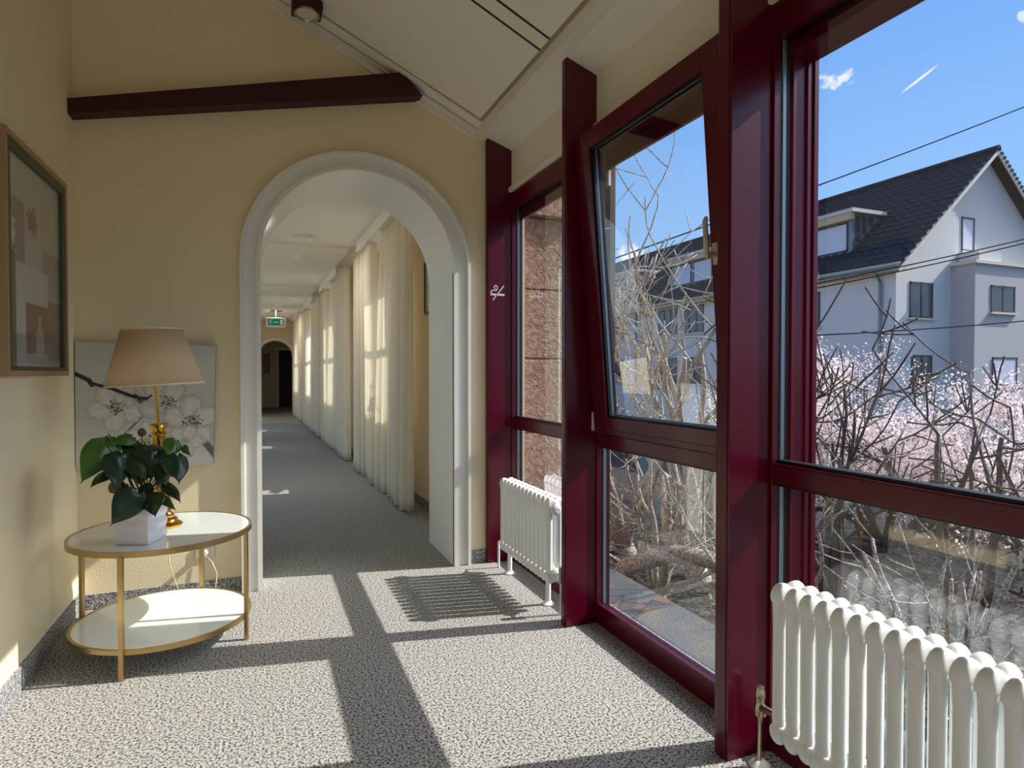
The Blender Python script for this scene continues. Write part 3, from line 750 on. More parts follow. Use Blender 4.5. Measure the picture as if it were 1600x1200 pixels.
def paint_blossom(U, V):
    rs = np.random.RandomState(3)
    nz_ = sum(np.sin(U * a + V * b + c) for a, b, c in rs.uniform(-14, 14, (7, 3))) / 7
    C = np.ones(U.shape + (3,)) * np.array([196, 198, 188.]) + 9 * nz_[..., None]
    C = blend(C, (224, 222, 212), sstep(.55, 1., V) * .6)
    def cv(x, y): return ((x - 350) / 705, (y - 172) / 612)
    # grey out of focus twigs
    for a, b, w_, c in ((cv(640, 440), cv(780, 500), .030, (96, 88, 86)), (cv(780, 500), cv(880, 540), .022, (110, 104, 104)), (cv(980, 640), cv(1075, 745), .030, (104, 104, 106)),
                        (cv(590, 622), cv(710, 505), .008, (110, 100, 104)), (cv(540, 712), cv(620, 680), .008, (120, 112, 112))):
        d, t = segd(U, V, a, b); C = blend(C, c, 1 - sstep(w_ * .6, w_ * 1.25, d))
    def flower(cx, cy, r, rot_, tone, sta, op):
        nonlocal C
        for k in range(5):
            a = rot_ + k * 2 * math.pi / 5; pxx, pyy = cx + .56 * r * math.cos(a), cy + .56 * r * math.sin(a)
            ca, sa = math.cos(a), math.sin(a); x = (U - pxx) * ca + (V - pyy) * sa; y = -(U - pxx) * sa + (V - pyy) * ca
            d = np.hypot(x / .58, y / .46) / r + .05 * np.sin(9 * np.arctan2(y, x) + k)
            m = (1 - sstep(.88, 1.02, d)) * op; shade_ = 1 - .16 * sstep(.55, 1, d) - .02 * np.sin(y / r * 19)
            C = C * (1 - m[..., None]) + (np.array(tone, float) * shade_[..., None]) * m[..., None]
            C = blend(C, np.array(tone) * .72, op * .38 * np.exp(-((d - .97) / .045) ** 2))
        dd = np.hypot(U - cx, V - cy) / r; C = blend(C, (150, 150, 132), .5 * (1 - sstep(.05, .35, dd)))
        for k in range(sta):
            a = rs.uniform(0, 2 * math.pi); q_ = rs.uniform(.08, .42) * r; d = np.hypot(U - cx - q_ * math.cos(a), V - cy - q_ * .8 * math.sin(a)); C = blend(C, (70, 66, 62), .85 * (1 - sstep(.004, .009, d)))
    x, y = cv(545, 490); flower(x, y, .185, .4, (216, 214, 202), 34, .8)
    x, y = cv(600, 430); flower(x, y, .09, 1.4, (205, 198, 196), 0, .6)
    x, y = cv(800, 465); flower(x, y, .19, .2, (208, 204, 194), 26, .9)
    x, y = cv(700, 660); flower(x, y, .15, 1., (222, 220, 210), 20, .8)
    x, y = cv(935, 560); flower(x, y, .20, .9, (214, 208, 198), 46, .95)
    x, y = cv(900, 660); flower(x, y, .13, .1, (214, 212, 204), 0, .7)
    for a, b, w_ in ((cv(340, 322), cv(415, 358), .017), (cv(415, 358), cv(430, 380), .018), (cv(425, 372), cv(525, 398), .013), (cv(525, 398), cv(640, 440), .014), (cv(640, 430), cv(660, 445), .013), (cv(700, 445), cv(722, 430), .008), (cv(655, 445), cv(700, 445), .012), (cv(735, 595), cv(735, 640), .007)):
        d, t = segd(U, V, a, b); C = blend(C, (56, 48, 46), 1 - sstep(w_ * .75, w_ * 1.15, d))
    return C


CV = thing('canvas_picture', 'grey canvas print of white blossoms on the back wall behind the lamp', 'picture', (-.68, 4.56, 1.3))
cA, cB, cC, cD = px(112, 534, 1, 4.545), px(337, 541, 1, 4.545), px(333, 725, 1, 4.545), px(107, 731, 1, 4.545)
cA[0] = max(cA[0], XL + .006); cD[0] = max(cD[0], XL + .004)


def cmap(u, v): return tuple((1 - u) * (1 - v) * cA + u * (1 - v) * cB + u * v * cC + (1 - u) * v * cD)


paint_plane('canvas_print', cmap, 230, 230, paint_blossom, M_vcol, CV)
q = MB(); cor = [cmap(0, 0), cmap(1, 0), cmap(1, 1), cmap(0, 1)]
q.add([(a[0], a[1] + .0008, a[2]) for a in cor] + [(a[0], YB - .002, a[2]) for a in cor], [(0, 1, 2, 3), (7, 6, 5, 4), (0, 4, 5, 1), (1, 5, 6, 2), (2, 6, 7, 3), (3, 7, 4, 0)])
q.build('stretcher_frame', mat('grey_canvas_edge', srgb(120, 112, 104), .8), CV)


def paint_still(U, V):
    C = np.ones(U.shape + (3,)) * np.array([172, 174, 162.])
    rect = lambda a, b, c, d: ((U > a) & (U < b) & (V > c) & (V < d)).astype(float)
    C = blend(C, (188, 188, 176), rect(.0, .62, 0, .5)); C = blend(C, (150, 146, 136), rect(.62, 1, .38, .62)); C = blend(C, (184, 182, 172), rect(.64, 1, .06, .38))
    C = blend(C, (140, 134, 128), rect(0, .3, .2, .5)); C = blend(C, (92, 80, 76), rect(0, .14, .42, 1.)); C = blend(C, (200, 200, 196), rect(.14, .72, .5, 1.))
    C = blend(C, (130, 78, 76), rect(.3, .74, .68, .93)); C = blend(C, (124, 104, 96), rect(.72, 1, .64, .96)); C = blend(C, (80, 62, 66), rect(.0, 1, .84, .98) * .35)
    C = blend(C, (170, 170, 176), rect(.14, .3, .84, .98) * .7)
    bt = (np.abs(U - .56) < .028 + .05 * sstep(.78, .84, V)) & (V > .74) & (V < .95); C = blend(C, (186, 178, 172), bt.astype(float) * .8)
    for k in range(26):
        a = k * 2.4; r_ = .012 + .0024 * k; d = np.hypot((U - .44 - r_ * 1.4 * math.cos(a)), (V - .27 - r_ * math.sin(a)) * 1.3); C = blend(C, (146, 78, 72), 1 - sstep(.012, .022, d))
    rs = np.random.RandomState(2)
    for k in range(60):
        d = np.hypot(U - rs.uniform(.0, .14), (V - rs.uniform(.3, .46)) * 1.3); C = blend(C, (216, 214, 206), .8 * (1 - sstep(.01, .018, d)))
    for k in range(5): d, t = segd(U, V, (.7 + .05 * k, .68 - .02 * k), (.74 + .04 * k, .5 - .03 * k)); C = blend(C, (200, 190, 180), .5 * (1 - sstep(.004, .01, d)))
    return C


FP = thing('framed_picture', 'large tan and moss framed still life print on the left wall', 'picture', (XL, 3.85, 2.0))
fy0, fy1, fz0, fz1 = 3.36, 4.30, 1.485, 2.565


def frame_boxes(mb, X0, X1, y0, y1, z0, z1, wd, m):
    mb.box(X0, X1, y0, y1, z0, z0 + wd, m); mb.box(X0, X1, y0, y1, z1 - wd, z1, m); mb.box(X0, X1, y0, y0 + wd, z0 + wd, z1 - wd, m); mb.box(X0, X1, y1 - wd, y1, z0 + wd, z1 - wd, m)


q = MB(); frame_boxes(q, XL + .001, XL + .035, fy0, fy1, fz0, fz1 + .03, .028, M_tan); q.build('outer_frame', None, FP, bevel=.002)
q = MB(); frame_boxes(q, XL + .001, XL + .03, fy0 + .028, fy1 - .028, fz0 + .002, fz1 + .002, .045, M_moss); q.build('inner_frame', None, FP, bevel=.002)
paint_plane('print', lambda u, v: (XL + .012, fy0 + .07 + u * (fy1 - fy0 - .14), fz1 - .04 - v * (fz1 - fz0 - .085)), 110, 140, paint_still, M_vprint, FP)
q = MB(); q.box(XL + .016, XL + .018, fy0 + .065, fy1 - .065, fz0 + .045, fz1 - .04); q.build('picture_glass', glass_mat('picture_glass', (.98, .98, .97, 1), .8), FP)

# ------------------------------------------------------------------ ceiling spotlight
SL = thing('ceiling_spotlight', 'dark red square spotlight on the sloped ceiling above the beam', 'spotlight', (.31, 4.36, 3.95))
q = MB(); q.box(.215, .405, 4.27, 4.43, 3.90, 4.06); q.build('spotlight_box', M_redw, SL, bevel=.004)
q = MB(); q.lathe([(.078, 0), (.084, .0), (.084, .012), (.07, .014), (.078, 0)], (.31, 4.35, 3.887), 36); q.build('spotlight_ring', M_chrome, SL, smooth='auto')
q = MB(); q.lathe([(0, .004), (.03, .002), (.066, .009), (.07, .014), (0, .014)], (.31, 4.35, 3.885), 36); q.build('reflector_lamp', mat('frosted_reflector', srgb(206, 208, 192), .5), SL, smooth='auto')

# ------------------------------------------------------------------ corridor
SK = .02


def cf(x, y, z): return (x - SK * (y - YJ), y, z)


XW = 1.72; CZ = 3.40; YE = 24.0; XCL = -.62
cwin = [8.1, 12.9, 17.1, 21.6]
cw = MB(); wt = .42; ys = YJ
hw_ = .80; WZ0, WZ1 = 1.08, 3.0
for yc in cwin:
    cw.box(XW, XW + wt, ys, yc - hw_, -.1, CZ, None, cf); cw.box(XW, XW + wt, yc - hw_, yc + hw_, -.1, WZ0, None, cf); cw.box(XW, XW + wt, yc - hw_, yc + hw_, WZ1, CZ, None, cf); ys = yc + hw_
cw.box(XW, XW + wt, ys, YE, -.1, CZ, None, cf)
struct(cw.build('wall_right', M_wall_c))
q = MB(); ys = YJ
for k, yc in enumerate((7.4, 10.6, 13.8, 17.0, 20.2)):  # invented windows in the unseen wall, tinted to give warm fill light
    q.box(XCL - .1, XCL, ys, yc - 1.4, -.1, CZ, None, cf); q.box(XCL - .1, XCL, yc - 1.4, yc + 1.4, -.1, .1, None, cf); q.box(XCL - .1, XCL, yc - 1.4, yc + 1.4, 3.3, CZ, None, cf); ys = yc + 1.4
    g = MB(); g.box(XCL - .06, XCL - .05, yc - 1.4, yc + 1.4, .1, 3.3, None, cf); struct(g.build('window_%d' % (14 + k), glass_mat('warm_fill_window_glass', (1, .92, .78, 1), 1.)))
q.box(XCL - .1, XCL, ys, YE, -.1, CZ, None, cf); struct(q.build('wall_left', M_wall_c))
q = MB(); q.box(XCL - .1, XW + wt + .2, YJ, YE + .2, CZ, CZ + .2, None, cf); q.box(-1.2, 2.2, YE + .26, 30, 3.0, 3.2); struct(q.build('ceiling', mat('white_ceiling_paint', srgb(232, 228, 216), .8)))
q = MB(); q.box(XW - .012, XW, YJ, YE, 0, .1, None, cf); struct(q.build('baseboard_right', M_carpetb))
# sunken bays of the ceiling: shallow beams between the windows
q = MB()
for yc in (10.4, 15.0, 19.4):
    q.box(XCL, 1.36, yc - .9, yc + .9, CZ - .05, CZ, None, cf)
struct(q.build('trim_5', mat('white_ceiling_paint')))
struct(MB().box(-14, XL - .3, YF, 26, -.5, -.2).build('added_bounce_ground', mat('pale_bounce_gravel', srgb(226, 220, 206), .9, bump=('noise', 60.), bstr=.4)))  # unseen pale ground, added to bounce light in at the left windows
for i, yc in enumerate(cwin):
    Wn = sempty('window_%d' % (7 + i), cf(XW + .3, yc, 1.9)); q = MB()
    for (a, b_, c, d) in ((yc - hw_, yc - hw_ + .06, WZ0, WZ1), (yc + hw_ - .06, yc + hw_, WZ0, WZ1), (yc - hw_, yc + hw_, WZ0, WZ0 + .07), (yc - hw_, yc + hw_, WZ1 - .07, WZ1), (yc - .04, yc + .04, WZ0, WZ1), (yc - hw_, yc + hw_, 2.2, 2.26)):
        q.box(XW + .28, XW + .34, a, b_, c, d, M_white, cf)
    q.build('window_frame', None, Wn); q = MB(); q.box(XW + .305, XW + .311, yc - hw_ + .05, yc + hw_ - .05, WZ0 + .05, WZ1 - .05, None, cf); q.build('glass_pane', M_glass, Wn)
    q = MB(); q.box(XW - .03, XW + .3, yc - hw_ - .05, yc + hw_ + .05, WZ0 - .03, WZ0, None, cf); q.build('window_sill', M_white, Wn)
    pel = MB(); pel.box(1.40, XW, yc - 1.6, yc + 1.0, 3.27, CZ, None, cf); pel.box(1.385, 1.40, yc - 1.61, yc + 1.01, 3.25, CZ, None, cf)
    tag(pel.build('curtain_pelmet', M_white, bevel=.003), ['white curtain pelmet nearest the arch in the corridor', 'white curtain pelmet second from the arch in the corridor', 'white curtain pelmet third from the arch in the corridor', 'white curtain pelmet farthest from the arch in the corridor'][i], 'pelmet', 'curtain pelmets along the corridor')


def curtain(ya, yb, lab, seed, near):
    rs = random.Random(seed); ny, nz2 = 170, 26; vs = []; ph = rs.uniform(0, 6); npl = max(3, round((yb - ya) / .29))
    for k in range(nz2 + 1):
        z = .03 + (3.30 - .03) * k / nz2; t = k / nz2; pull = .34 * t ** 1.3 * (yb - ya) / 1.6
        a, b = (ya, yb - pull) if near else (ya + pull * .8, yb)
        for j in range(ny + 1):
            s_ = j / ny; wv = math.sin(s_ * npl * 2 * math.pi + ph + .5 * math.sin(3 * s_ + z * .6)); wv2 = math.sin(s_ * npl * 5.1 + seed)
            amp = (.058 + .014 * math.sin(s_ * 9 + ph)) * (1 - .35 * t)
            y = a + (b - a) * s_
            vs.append(cf(1.49 + amp * math.copysign(abs(wv) ** .6, wv) + .010 * wv2, y + .03 * math.cos(s_ * npl * 2 * math.pi + ph), z))
    fs = [(k * (ny + 1) + j, k * (ny + 1) + j + 1, (k + 1) * (ny + 1) + j + 1, (k + 1) * (ny + 1) + j) for k in range(nz2) for j in range(ny)]
    tag(MB().add(vs, fs).build('curtain', M_curtain, smooth=True, solid=.003), lab, 'curtain', 'long cream curtains along the corridor')


CUR = [(6.35, 7.96, 'nearest long cream curtain in the corridor just past the arch'), (8.12, 9.75, 'long cream curtain on the far side of the first corridor window'),
       (10.55, 12.95, 'broad cream curtain on the near side of the second corridor window'), (13.2, 14.4, 'long pale curtain on the far side of the second corridor window'),
       (14.75, 16.95, 'cream curtain on the near side of the third corridor window'), (17.25, 19.2, 'sunlit cream curtain on the far side of the third corridor window'),
       (19.65, 21.5, 'cream curtain on the near side of the fourth corridor window'), (21.8, 22.95, 'pinkish curtain at the far end of the corridor beside the end arch')]
for i, (a, b_, lab) in enumerate(CUR): curtain(a, b_, lab, i, i % 2 == 0)
# end wall with its own arch
q = MB(); EC = .555; ER = .585; es = 2.69 - ER; ep = arch_pts(ER, 28, EC, es); ET = CZ
q.box(-1.2, EC - ER, YE, YE + .25, 0, ET); q.box(EC + ER, 2.2, YE, YE + .25, 0, ET)
for a, b_ in zip(ep[1:-2], ep[2:-1]):
    vs = [(a[0], y, a[1]) for y in (YE,)] + [(b_[0], YE, b_[1]), (b_[0], YE, ET), (a[0], YE, ET), (a[0], YE + .25, a[1]), (b_[0], YE + .25, b_[1]), (b_[0], YE + .25, ET), (a[0], YE + .25, ET)]
    q.add(vs, [(0, 1, 2, 3), (4, 7, 6, 5), (0, 4, 5, 1)])
struct(q.build('wall_end', M_wall_c))
q = MB(); pa, pb = arch_pts(ER + .09, 28, EC, es), arch_pts(ER - .01, 28, EC, es)
for k in range(len(pa) - 1):
    a, b_, c, d = pa[k], pa[k + 1], pb[k + 1], pb[k]; vs = [(p_[0], y, p_[1]) for y in (YE - .03, YE + .24) for p_ in (a, b_, c, d)]; q.add(vs, [(0, 1, 2, 3), (4, 7, 6, 5), (0, 4, 5, 1), (2, 6, 7, 3)])
struct(q.build('trim_6', M_white))
q = MB(); q.box(-1.2, 2.2, 29.0, 29.2, 0, 3.0); struct(q.build('wall_far', M_wall_c))
q = MB(); q.box(-1.2, -1.1, 24.2, 29, 0, 3.0); q.box(1.75, 1.85, 24.2, 29, 0, 3.0); struct(q.build('wall_far', M_wall_c))
D1 = sempty('door_1', (.95, 28.95, 0)); q = MB(); q.box(.80, 1.72, 28.93, 28.99, 0, 2.5, M_wood); q.box(.68, .80, 28.9, 29.0, 0, 2.62, M_white); q.box(.8, 1.72, 28.9, 29.0, 2.5, 2.62, M_white); q.build('door_leaf', None, D1)
# corridor pictures
def small_pic(y0, y1, z0, z1, lab, wx=XW, face=0):
    r = thing('framed_print', lab, 'picture', cf(wx, (y0 + y1) / 2, z0)); q = MB()
    for (a, b_, c, d) in ((y0, y1, z0, z0 + .02), (y0, y1, z1 - .02, z1), (y0, y0 + .02, z0, z1), (y1 - .02, y1, z0, z1)): q.box(wx - .022, wx - .001, a, b_, c, d, None, cf)
    q.build('picture_frame', M_bframe, r)
    def pf(U, V):
        C = np.ones(U.shape + (3,)) * np.array([196, 198, 180.]); rs = np.random.RandomState(8)
        for k in range(26):
            a, b2 = (rs.uniform(.3, .7), rs.uniform(.15, .8)), None; b2 = (a[0] + rs.uniform(-.2, .2), a[1] + rs.uniform(-.08, .08)); d, t = segd(U, V, a, b2); C = blend(C, (96, 104, 88), .8 * (1 - sstep(.012, .03, d)))
        d, t = segd(U, V, (.5, .12), (.48, .9)); return blend(C, (90, 96, 80), 1 - sstep(.01, .025, d))
    paint_plane('print', lambda u, v: cf(wx - .008, y1 - .02 - u * (y1 - y0 - .04), z1 - .02 - v * (z1 - z0 - .04)), 40, 60, pf, M_vprint, r)


small_pic(5.95, 6.60, 2.14, 2.70, 'small framed plant drawing just inside the arch on the right wall')
small_pic(10.0, 10.62, 2.0, 2.62, 'small framed print between the first two pairs of corridor curtains')
q = thing('framed_print', 'dark framed picture seen through the far end arch', 'picture', (.25, 28.95, 1.9)); m_ = MB()
m_.box(.17, .19, 28.96, 28.995, 1.5, 2.35); m_.box(.41, .43, 28.96, 28.995, 1.5, 2.35); m_.box(.19, .41, 28.96, 28.995, 1.5, 1.52); m_.box(.19, .41, 28.96, 28.995, 2.33, 2.35); m_.build('picture_frame', M_bframe, q)
m_ = MB(); m_.box(.19, .41, 28.975, 28.99, 1.52, 2.33); m_.build('print', mat('grey_print', srgb(170, 160, 136), .6), q)
# ceiling fittings
def fitting(u, v, w_, d_, h_, lab, name, cat, round_=False, zc=CZ):
    c = px(u, v, 2, zc - h_ / 2)
    q = MB()
    if round_: q.lathe([(w_ / 2, 0), (w_ / 2 * .97, -h_ * .5), (w_ / 2 * .8, -h_), (0, -h_)], (c[0], c[1], zc), 28)
    else: q.box(c[0] - w_ / 2, c[0] + w_ / 2, c[1] - d_ / 2, c[1] + d_ / 2, zc - h_, zc)
    tag(q.build(name, M_plastic, smooth='auto', bevel=0 if round_ else .008), lab, cat)


fitting(474, 372, .26, .26, .05, 'flat square white ceiling light nearest in the corridor', 'ceiling_light', 'ceiling light')
fitting(467, 402, .15, .15, .05, 'round white smoke detector on the corridor ceiling past the square light', 'smoke_detector', 'smoke detector', True, CZ - .05)
fitting(435, 478, .24, .24, .05, 'small round smoke detector far down the corridor ceiling', 'smoke_detector', 'smoke detector', True)
fitting(432, 484.5, .36, .36, .05, 'flat ceiling light far down the corridor before the exit sign', 'ceiling_light', 'ceiling light', False)
fitting(431, 492, .3, .3, .06, 'last flat ceiling light above the exit sign', 'ceiling_light', 'ceiling light', False)
ex = px(431, 503.5, 1, 19.5); EX = thing('exit_sign', 'green and white emergency exit sign hanging from the corridor ceiling', 'exit sign', (ex[0], 19.5, CZ))
q = MB(); q.box(ex[0] - .27, ex[0] + .27, 19.47, 19.53, ex[2] - .15, ex[2] + .13); q.build('sign_body', M_plastic, EX, bevel=.005)
q = MB(); q.box(ex[0] - .22, ex[0] + .22, 19.464, 19.469, ex[2] - .10, ex[2] + .10); q.build('sign_face', M_green, EX)
q = MB(); Ys = 19.462; X_, Z_ = ex[0], ex[2]


def q2(x0, z0, x1, z1, w_): quad(q, X_ + x0, Z_ + z0, X_ + x1, Z_ + z1, w_, Ys)


q.add([(X_ + .12, Ys, Z_ - .075), (X_ + .19, Ys, Z_ - .075), (X_ + .19, Ys, Z_ + .075), (X_ + .12, Ys, Z_ + .075)], [(0, 1, 2, 3)])   # doorway
q2(-.16, .01, -.13, .045, .02); q2(-.16, .01, -.19, -.03, .016); q2(-.16, .01, -.125, -.02, .016); q2(-.125, -.02, -.135, -.07, .014); q2(-.13, .04, -.10, .015, .012); q2(-.13, .04, -.175, .03, .012)
q.add([(X_ - .118 + .016 * math.cos(a), Ys, Z_ + .066 + .016 * math.sin(a)) for a in np.linspace(0, 6.28, 11)[:-1]], [tuple(range(10))])
q2(-.07, 0, .05, 0, .022); q.add([(X_ + .03, Ys, Z_ + .035), (X_ + .085, Ys, Z_), (X_ + .03, Ys, Z_ - .035)], [(0, 1, 2)])
q.build('running_figure_and_arrow', M_signw, EX)
q = MB(); q.tube([(ex[0], 19.5, ex[2] + .12), (ex[0], 19.5, CZ)], .008, 8); q.build('hanger', M_plastic, EX)
for (u, v_, zz) in ((474, 372, CZ), (432, 484.5, CZ), (431, 492, CZ)):  # fill lights added under the fittings, which do not glow themselves
    c = px(u, v_, 2, CZ - .03); ld = bpy.data.lights.new('ceiling_fill_light', 'AREA'); lo = bpy.data.objects.new('ceiling_fill_light', ld); col.objects.link(lo)
    ld.shape = 'DISK'; ld.size = .2; ld.energy = 12; ld.color = (1, .93, .84); lo.location = (c[0], c[1], CZ - .06); ld.spread = math.radians(175)
# plant on the first corridor sill
SP = thing('sill_plant', 'bright green leafy plant on the first corridor window sill', 'plant', cf(1.80, 8.1, WZ0))
sx, sy, _ = cf(1.84, 8.25, 0)
q = MB(); q.lathe([(.05, 0), (.07, .12), (.065, .12), (.06, .1), (0, .1)], (sx, sy, WZ0), 20); q.build('pot_body', M_pot, SP, smooth='auto')
for k in range(14):
    a = rnd.uniform(0, 6.28); l_ = rnd.uniform(.14, .3); hgt = rnd.uniform(.1, .32)
    p0 = np.array([sx, sy, WZ0 + .1]); p1 = p0 + np.array([.25 * l_ * math.cos(a), l_ * math.sin(a), hgt]); p2 = p1 + np.array([.4 * l_ * math.cos(a), .5 * l_ * math.sin(a), -.04])
    mb = MB(); sdv = np.cross(p2 - p0, (0, 0, 1)); sdv = sdv / (np.linalg.norm(sdv) + 1e-9) * .035; vs = []
    for i in range(9):
        t = i / 8; c = (1 - t) ** 2 * p0 + 2 * t * (1 - t) * p1 + t * t * p2; w_ = math.sin(math.pi * min(1, t * .97 + .01)) ** .7 * (.2 + .8 * (t > .3)); vs += [c - sdv * w_, c, c + sdv * w_]
    mb.add(vs, [(3 * i + j, 3 * i + j + 1, 3 * i + j + 4, 3 * i + j + 3) for i in range(8) for j in range(2)]); mb.build('leaf', mat('bright_leaf', srgb(132, 170, 50), .45), SP, smooth=True, solid=.001)

# ------------------------------------------------------------------ outside: stone, slab, ground
q = MB(); rs = random.Random(4)
zc_ = [-1.2, -.1, .42, 1.0, 1.62, 2.2, 2.8, 3.0, 4.6]
for k in range(len(zc_) - 1):
    xs = [1.935, 2.56]
    for a, b_ in zip(xs[:-1], xs[1:]):
        q.box(a + .004, b_ - .004, 4.70 + (.0 if k != 6 else -.06), 5.2, zc_[k] + .006, zc_[k + 1] - .006)
q.box(1.95, 2.55, 4.72, 5.25, -1.2, 4.6)
struct(q.build('wall_outside', M_stone, bevel=.008))
q = MB(); q.box(2.0, 2.56, YF, 4.72, -.16, -.035, M_slab)
tag(q.build('stone_slab', None, bevel=.008), 'weathered grey slate ledge outside the floor length windows', 'ledge')
for (u, v_, r_) in ((1004, 951, .055), (1035, 938, .05)):
    c = px(u, v_, 2, -.034); q = MB(); q.add([(c[0] + r_ * (1 + .2 * math.sin(3 * a)) * math.cos(a), c[1] + r_ * 1.2 * math.sin(a), -.0335) for a in np.linspace(0, 6.28, 25)[:-1]], [tuple(range(24))])
    setparent(q.build('rust_stain', M_rust, solid=.0008), bpy.data.objects['stone_slab'])
q = MB(); q.box(2.16, 4.2, 7.8, 26, -.4, -.06); struct(q.build('added_bounce_terrace', mat('pale_bounce_gravel', srgb(226, 220, 206), .9, bump=('noise', 60.), bstr=.4)))  # pale slab added out of view to bounce sun onto the corridor ceiling
GZ = -1.0
gx, gy = np.meshgrid(np.linspace(2.5, 75, 120), np.linspace(-30, 90, 160))
gx = 2.5 + (gx - 2.5) ** 1.6 / 72.5 ** .6
rsn = np.random.RandomState(1); hz = sum(np.sin(gx * a + gy * b_ + c) for a, b_, c in rsn.uniform(-2.2, 2.2, (9, 3))) / 9
gzv = GZ - np.clip(.12 * (gx - 3.5), 0, 1.2) + .08 * hz * np.clip((gx - 2.5) / 2, 0, 1)
gv = np.stack([gx, gy, gzv], -1).reshape(-1, 3); nx_ = 120
struct(MB().add(gv, [(j * nx_ + i, j * nx_ + i + 1, (j + 1) * nx_ + i + 1, (j + 1) * nx_ + i) for j in range(159) for i in range(119)]).build('garden_ground', M_ground, smooth=True))
q = MB(); q.box(2.3, 2.5, YF - 6, 4.7, GZ - .2, -.16); struct(q.build('wall_plinth', M_stone))


# ------------------------------------------------------------------ trees
def grow(rng, out, p, d, ln, r, depth, maxd, up=.12, wig=.22, sep=.55, kids=(2, 4), tips=None):
    n = max(3, int(ln / .16)); pts = [p.copy()]; rr = [r]; d = d / np.linalg.norm(d); step = ln / n
    for i in range(n):
        d = d + rng.normal(0, wig, 3) * .5 + np.array([0, 0, up]) * (.6 if depth else .35); d /= np.linalg.norm(d)
        p = p + d * step; pts.append(p.copy()); rr.append(r * (1 - .62 * (i + 1) / n))
    out.append((depth, pts, rr))
    if tips is not None: tips += [(q_, d) for q_ in pts[1:]] if depth >= maxd - 1 else []
    if depth < maxd:
        for k in range(rng.integers(kids[0], kids[1] + 1)):
            i = rng.integers(max(1, n // 4), n + 1); base = pts[i]; dd = pts[i] - pts[i - 1]; dd /= np.linalg.norm(dd)
            sd_ = rng.normal(0, 1, 3); sd_ -= dd * (sd_ @ dd); sd_ /= np.linalg.norm(sd_)
            nd = dd * (1 - sep * .5) + sd_ * sep * rng.uniform(.7, 1.3)
            grow(rng, out, base.copy(), nd, ln * rng.uniform(.42, .7), max(rr[i] * rng.uniform(.5, .75), .003), depth + 1, maxd, up, wig, sep, kids, tips)


def shrub(name, label, base, stems, h, r, seed, m, maxd=3, spread=.6, cat='shrub', group=None, wig=.3, up=.14, kids=(2, 4), budsz=.012, dirs=None, minr=.0045):
    rng = np.random.default_rng(seed); base = (base[0], base[1], GZ - min(max(.12 * (base[0] - 3.5), 0), 1.2)); root = thing(name, label, cat, base, group); alltips = []
    trunk = MB(); b0 = np.array(base, float)
    trunk.tube([b0 + np.array([0, 0, -.15]), b0 + np.array([.02, 0, .05]), b0 + np.array([.01, .02, .22])], [r * 1.9, r * 1.6, r * .9], 10)
    trunk.build('trunk', m, root, smooth=True)
    for s_ in range(stems):
        a = 2 * math.pi * s_ / stems + rng.uniform(-.4, .4); sp_ = spread * rng.uniform(.4, 1.2)
        d = np.array([math.cos(a) * sp_, math.sin(a) * sp_, 1.]) if dirs is None else np.array(dirs[s_], float)
        out = []; tips = []; grow(rng, out, b0 + np.array([math.cos(a) * r * .5, math.sin(a) * r * .5, .08]), d, h * rng.uniform(.6, .85), r * rng.uniform(.5, .8), 0, maxd, up, wig, .75, kids, tips)
        mb = MB()
        for dep, pts, rr in out: mb.tube(pts, [max(x, minr) for x in rr], 7 if dep == 0 else 5 if dep == 1 else 4)
        if budsz:
            for q_, dd in tips[::3]:
                mb.lathe([(.001, -budsz), (budsz * .5, 0), (.001, budsz * 1.2)], q_, 4)
        mb.build('branch', m, root, smooth=True); alltips += tips
    return root, alltips


G_ = 'bare branching shrubs outside the windows'
shrub('bare_shrub', 'tall pale barked bare shrub seen through the tilted window, left of the pane', (5.0, 7.75, GZ), 5, 4.9, .10, 11, M_bark, 3, .22, group=G_, wig=.17, kids=(2, 3), minr=.008, budsz=.02)
shrub('bare_shrub', 'pale bare shrub with a leaning limb on the right of the tilted window', (5.3, 6.5, GZ), 5, 4.4, .11, 24, M_bark, 3, .24, group=G_, wig=.17, kids=(2, 3), minr=.008, budsz=.02)
shrub('bare_shrub', 'low tangle of sunlit twigs close outside the lower tilted window pane', (4.1, 5.7, GZ), 8, 2.0, .06, 5, M_bark, 3, .8, group=G_, wig=.3, kids=(2, 4), minr=.005)
shrub('bare_shrub', 'dark upright bare shrub at the left edge of the big right window', (6.3, 5.3, GZ), 6, 3.1, .07, 31, M_bark2, 3, .32, group=G_, wig=.13, kids=(1, 3), minr=.009, budsz=.02)
shrub('bare_shrub', 'dark bare shrub in the middle of the big right window above the radiator', (6.4, 3.9, GZ), 6, 2.8, .075, 47, M_bark2, 3, .36, group=G_, wig=.13, kids=(1, 3), minr=.009, budsz=.02)
shrub('bare_shrub', 'dark thick stemmed bare shrub at the right side of the big window', (6.7, 3.0, GZ), 5, 2.9, .08, 53, M_bark2, 3, .36, group=G_, wig=.13, kids=(1, 3), minr=.009, budsz=.02)
shrub('bare_shrub', 'pale thin stemmed bare shrub low in front of the big right window', (4.6, 2.9, GZ), 7, 1.9, .05, 64, M_bark, 2, .6, group=G_, wig=.2, kids=(2, 3), minr=.005)
shrub('bare_shrub', 'pale bare twigs just outside beside the slate ledge', (4.2, 4.1, GZ), 6, 2.3, .05, 75, M_bark, 3, .6, group=G_, wig=.22, kids=(2, 3), minr=.0045)
